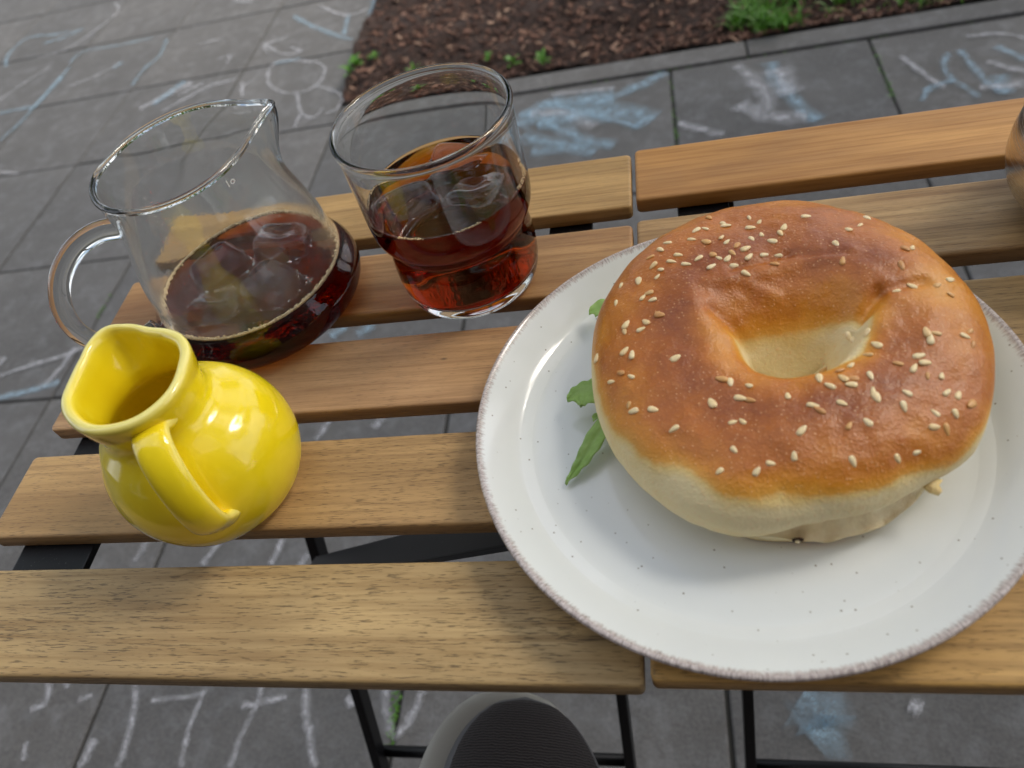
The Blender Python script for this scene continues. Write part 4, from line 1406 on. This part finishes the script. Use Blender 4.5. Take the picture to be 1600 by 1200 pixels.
for dz, of in ((.0, -.0004), (.0010, -.0006), (.0019, -.0001), (.0024, .0008), (.0021, .0017), (.0012, .0023), (.0, .0023)):
    RS.append(carring(ZR + dz - .0012, .0374, of, 1))
CLZ = .0222
cpl = [(float(a), float(b)) for a, b in cp]
CLR = car_r(CLZ, cpl) - WALL
for r, z in reversed(cpl[:-1]):
    if z > CLZ + .0003:
        RS.append(carring(z, r, WALL, sm(.056, .086, z) ** 1.4))
RS.append(carring(CLZ, CLR, 0, 0))
V, F = rings(RS, cap0=True, cap1=False)
mesh('glass_body', V, F, MAT['frost'], car)
wall = [(0, .0020), (.015, .0020), (.030, .0021), (.038, .0022), (.0435, .0028)] + [(r - WALL, z) for r, z in cpl if .0040 <= z < CLZ - .0003]
tea_mesh(wall, CLZ, CLR, N, MAT['teac'], car)
CLZ -= .0005
clr = CLR
ice_cube(car, (-.0160, .0030, CLZ - .0030), (.0140, .0130, .0100), (R(10), R(-8), R(50)), 21.0, CLZ)
ice_cube(car, (.0140, .0150, CLZ - .0020), (.0140, .0125, .0110), (R(-10), R(12), R(10)), 24.0, CLZ)
ice_cube(car, (.0170, -.0140, CLZ - .0040), (.0135, .0130, .0105), (R(8), R(20), R(-30)), 28.0, CLZ)
ice_cube(car, (-.0100, -.0230, CLZ - .0050), (.0125, .0120, .0100), (R(-20), R(10), R(0)), 31.0, CLZ)
bubbles(car, 'bubbles', clr, CLZ, 3600, .00026, .00075, [(0, 360)], jit=.0007)
# handle in the plane of the spout
ha = R(216)
hd = np.array([math.cos(ha), math.sin(ha), 0])
HP = [(.0362, .0705), (.0450, .0728), (.0565, .0705), (.0680, .0625), (.0760, .0505), (.0785, .0375), (.0755, .0265), (.0680, .0195), (.0590, .0170), (.0505, .0178)]
V, F = tube([tuple(hd * a + np.array([0, 0, b])) for a, b in HP], [.0050, .0047, .0045, .0044, .0044, .0044, .0045, .0048], 24, 6)
mesh('handle', V, F, MAT['glass'], car)
# white printed volume mark under the rim
def text_mesh(name, body, size, mat, parent, pos, nrm, up):
    cu = bpy.data.curves.new(name, 'FONT')
    cu.body = body; cu.size = size; cu.extrude = .00006; cu.align_x = 'CENTER'; cu.align_y = 'CENTER'
    tmp = bpy.data.objects.new(name, cu); col.objects.link(tmp)
    dg = bpy.context.evaluated_depsgraph_get()
    me = bpy.data.meshes.new_from_object(tmp.evaluated_get(dg))
    bpy.data.objects.remove(tmp)
    me.materials.append(mat)
    o = bpy.data.objects.new(name, me); col.objects.link(o); o.parent = parent
    z = Vector(nrm).normalized(); x = Vector(up).cross(z).normalized(); y = z.cross(x)
    o.matrix_local = Matrix.Translation(Vector(pos)) @ Matrix((x, y, z)).transposed().to_4x4()
    return o
ta = R(-32)
rr = car_r(.0775, [(float(a), float(b)) for a, b in cp]) + .0004
text_mesh('volume_mark', '1o', .0044, MAT['ink'], car, (rr * math.cos(ta) * .985, rr * math.sin(ta) * .985, .0832), (math.cos(ta), math.sin(ta), -.05), (0, 0, 1))

# ------------------------------------------------------------------ steel cup at the right edge
cup = thing('steel_cup', 'round-bellied brushed steel cup cut off by the right edge', 'cup', (.1745, .2620, TZ))
prof = [(0, .0012), (.020, .0010), (.0235, .0), (.0275, .0012), (.0345, .0060), (.0405, .0135), (.0435, .0220), (.0438, .0300), (.0428, .0370), (.0418, .0415), (.0420, .0440), (.0428, .0452), (.0424, .0459), (.0414, .0456), (.0408, .0440),
        (.0408, .0415), (.0418, .0370), (.0427, .0300), (.0424, .0220), (.0394, .0138), (.0335, .0070), (.025, .0028), (0, .0022)]
V, F = lathe(prof, 128, 4)
mesh('bowl', V, F, MAT['metal'], cup)
V, F = tube([(.041, .010, .040), (.050, .012, .041), (.060, .0145, .034), (.061, .0147, .022), (.052, .0125, .014), (.040, .0098, .0125)], .0026, 12, 5, flat=1.8)
mesh('handle', V, F, MAT['metal'], cup)

# ------------------------------------------------------------------ the seated person: a raised foot shows under the table edge
def knit_mat():
    m = M('dark knit upper')
    v = m.coord((1, 1, 1))
    mp = m.n('ShaderNodeMapping'); mp.inputs['Scale'].default_value = (330, 210, 120); m.l(v, mp.inputs[0])
    w = m.n('ShaderNodeTexWave', wave_type='BANDS', bands_direction='Y'); w.inputs['Scale'].default_value = 1.0; w.inputs['Distortion'].default_value = 3.0
    w.inputs['Detail'].default_value = 1; m.l(mp.outputs[0], w.inputs['Vector'])
    vr = m.vor(v, 520)
    c = m.mix(m.ramp(w.outputs['Fac'], [(0.3, 0.0), (0.8, 1.0)]), (0.020, 0.017, 0.017), (0.055, 0.045, 0.043))
    m.set(Base_Color=c, Roughness=0.85)
    m.set(Normal=m.bump(m.math('ADD', w.outputs['Fac'], vr), 0.6, 0.0012))
    return m.m
KN = knit_mat()
OV = simple('shoe overlay', (0.11, 0.11, 0.115), 0.55)
SOLE = simple('shoe midsole', (0.40, 0.39, 0.345), 0.6)
TRS = simple('dark trouser cloth', (0.02, 0.021, 0.026), 0.9)
SKX, SKY, SKZ = -0.104, -0.06, TZ - 0.258
per_ = thing('person', 'person seated out of view, one dark knit sneaker showing below the table edge', 'person', (SKX, SKY, SKZ))
# shoe runs along +y; x across
def shoe_w(s):       # half width along the shoe, s = 0 heel .. 1 toe
    return .030 + .019 * sm(0.1, .68, s) - .0 * s
def shoe_sec(s, grow, z0, h, flat=1.0, n=28, toe=1.0):
    L = .27
    y = -0.075 + L * s
    e = max(0.0, 1 - max(0, (s - .70) / .30) ** 2.4) ** .5
    w = (shoe_w(s) + grow) * max(e, .03)
    ring = []
    for k in range(n):
        a = 2 * math.pi * k / n
        ca, sa = math.cos(a), math.sin(a)
        x = math.copysign(abs(ca) ** .8, ca) * w
        z = z0 + (max(sa, 0) ** .85 * h if sa > 0 else sa * .004 * flat)
        ring.append((x - .006 * sm(.5, 1, s), y, z))
    return ring
def topz(s):
    return .030 + .030 * sm(.95, .35, s)
RS = [shoe_sec(s, .0, .020, topz(s) * (max(.0, 1 - max(0, (s - .80) / .2) ** 2.2)) ** .5 + .004) for s in np.linspace(.02, 1.0, 44)]
V, F = rings(RS, cap0=True, cap1=True)
up_ = mesh('shoe_upper', V, [tuple(reversed(f)) for f in F], KN, per_)
def slab_sec(s, grow, za, zb, n=28):
    L = .27; y = -0.075 + L * s
    e = max(0.0, 1 - max(0, (s - .70) / .30) ** 2.4) ** .5
    w = (shoe_w(s) + grow) * max(e, .03)
    ring = []
    for k in range(n):
        a = 2 * math.pi * k / n
        ca, sa = math.cos(a), math.sin(a)
        ring.append((math.copysign(abs(ca) ** .35, ca) * w - .0075 - .006 * sm(.5, 1, s), y + (.006 * sm(.6, 1, s)), (za + zb) / 2 + math.copysign(abs(sa) ** .35, sa) * (zb - za) / 2))
    return ring
RS = [slab_sec(s, .0075, -.004, .024) for s in np.linspace(.0, 1.0, 44)]
V, F = rings(RS, cap0=True, cap1=True)
sole = mesh('midsole', V, [tuple(reversed(f)) for f in F], SOLE, per_)
RS = []
for s in np.linspace(.62, 1.0, 30):    # toe bumper over the knit
    RS.append(shoe_sec(s, .0022, .020, (topz(s) * .62) * (max(.0, 1 - max(0, (s - .80) / .2) ** 2.2)) ** .5 + .005))
V, F = rings(RS, cap0=True, cap1=True)
mesh('toe_bumper', V, [tuple(reversed(f)) for f in F], OV, per_)
V, F = tube([(0.0, -.045, .040), (.004, -.075, .10), (.02, -.14, .165), (.045, -.24, .20)], [.040, .043, .055, .072], 24, 5)
mesh('trouser_leg', V, F, TRS, per_)
for o in per_.children:
    bm = bmesh.new(); bm.from_mesh(o.data); bmesh.ops.recalc_face_normals(bm, faces=bm.faces); bm.to_mesh(o.data); bm.free()
per_.rotation_euler = (R(4), R(20), R(2))

# ------------------------------------------------------------------ street tree whose crown hangs over the table (it mirrors in the glass and glaze)
tree = thing('tree', 'leafy street tree growing from the planting bed, its crown above the table', 'tree', (2.2, 2.9, 0))
V, F = tube([(0, 0, -.05), (.02, -.01, .8), (-.05, .02, 1.8), (-.1, -.05, 3.0), (-.12, -.1, 4.2)], [.13, .105, .09, .07, .04], 18, 5)
bk = M('tree bark'); vv = bk.coord((1, 1, .25)); bk.set(Base_Color=bk.ramp(bk.noise(vv, 30, 6, .7), [(.3, (.05, .04, .03)), (.7, (.16, .13, .10))]), Roughness=.9)
mesh('trunk', V, F, bk.m, tree)
LV, LF = [], []
random.seed(11)
clumps = []
for k in range(46):
    a = rnd() * 6.283; rr = 2.3 * math.sqrt(rnd())
    clumps.append((rr * math.cos(a) + .3, rr * math.sin(a) - 1.1, 3.0 + 2.0 * rnd(), .35 + .35 * rnd()))
for cxx, cyy, czz, cr in clumps:
    V0, F0 = tube([(-.1, -.05, 2.6 + .2 * (czz - 3)), (cxx * .5, cyy * .5, czz * .93), (cxx, cyy, czz)], [.03, .018, .006], 6, 3)
    b = len(LV)
for cxx, cyy, czz, cr in clumps:
    for q in range(330):
        d = Vector((random.gauss(0, 1), random.gauss(0, 1), random.gauss(0, .7))) * cr * .55
        p = Vector((cxx, cyy, czz)) + d
        s = .028 + .03 * rnd()
        mt = Matrix.Rotation(rnd() * 6.283, 3, 'Z') @ Matrix.Rotation((rnd() - .5) * 2.0, 3, 'X')
        b = len(LV)
        for vx, vy, vz in ((-s, 0, 0), (0, -s * .55, .006), (s, 0, -.004), (0, s * .55, .006)):
            LV.append(tuple(p + mt @ Vector((vx, vy, vz))))
        LF.append((b, b + 1, b + 2, b + 3))
crown = mesh('crown', LV, LF, MAT['tree'], tree, smooth=False)
crown['kind'] = 'stuff'
for k in range(0, 46, 4):
    cxx, cyy, czz, cr = clumps[k]
    V, F = tube([(-.1, -.05, 2.4 + .3 * (czz - 3)), (cxx * .5, cyy * .5, czz * .9), (cxx, cyy, czz)], [.035, .02, .008], 8, 3)
    mesh('limb', V, F, bk.m, tree)

# ------------------------------------------------------------------ house wall added behind the viewer, unseen; it blocks sky to darken near faces
hs = thing('added_house_front', 'unseen house wall with two windows, added behind the viewer to block sky light', 'building', (0, -1.25, 0))
wm = M('wall render'); vv = wm.coord(); wm.set(Base_Color=wm.ramp(wm.noise(vv, 6, 6, .7), [(.3, (.07, .045, .035)), (.7, (.11, .07, .055))]), Roughness=.9)
wm.set(Normal=wm.bump(wm.noise(vv, 200, 4, .7), .5, .002))
xs = [-4.0, -2.3, -1.2, .9, 2.0, 4.0]
for i in range(5):
    if i in (1, 3):
        for z0, z1 in ((0, .85), (2.25, 6.0)):
            V, F = bevel_box(xs[i] + .001, xs[i + 1] - .001, -.30, 0, z0, z1, 0); mesh('wall_panel', V, F, wm.m, hs, smooth=False)
        fr = []
        a, b = xs[i] + .003, xs[i + 1] - .003
        fr += [bevel_box(a, a + .06, -.16, -.10, .853, 2.247, .004, 1), bevel_box(b - .06, b, -.16, -.10, .853, 2.247, .004, 1), bevel_box(a + .061, b - .061, -.16, -.10, .853, .913, .004, 1),
               bevel_box(a + .061, b - .061, -.16, -.10, 2.187, 2.247, .004, 1), bevel_box((a + b) / 2 - .03, (a + b) / 2 + .03, -.155, -.105, .914, 2.186, .004, 1)]
        V, F = join(fr); w = mesh('window', V, F, simple('window frame', (.55, .55, .52), .5), hs, smooth=False)
        V, F = bevel_box(a + .062, b - .062, -.133, -.127, .915, 2.185, 0)
        mesh('pane', V, F, simple('dark pane', (.02, .022, .025), .05), w, smooth=False)
    else:
        V, F = bevel_box(xs[i], xs[i + 1], -.30, 0, 0, 6.0, 0); mesh('wall_panel', V, F, wm.m, hs, smooth=False)

# more street trees added further off, unseen, to darken what tea and glass mirror
def copy_thing(root, loc, rz, sc, label):
    r = root.copy(); col.objects.link(r); r.location = loc; r.rotation_euler = (0, 0, rz); r.scale = (sc, sc, sc); r['label'] = label
    for ch in root.children:
        c = ch.copy(); col.objects.link(c); c.parent = r
    return r
tree['group'] = 'street trees beyond the planting bed'
copy_thing(tree, (-2.6, 6.6, 0), 2.1, 1.15, 'tall unseen street tree added for reflections, far beyond the pavement, behind the carafe')
copy_thing(tree, (-.2, 8.2, 0), 4.0, 1.35, 'largest unseen street tree added for reflections, standing far behind the planting bed and the tumbler')
copy_thing(tree, (-6.0, 4.6, 0), .7, 1.1, 'unseen street tree added for reflections at the far left end of the pavement')
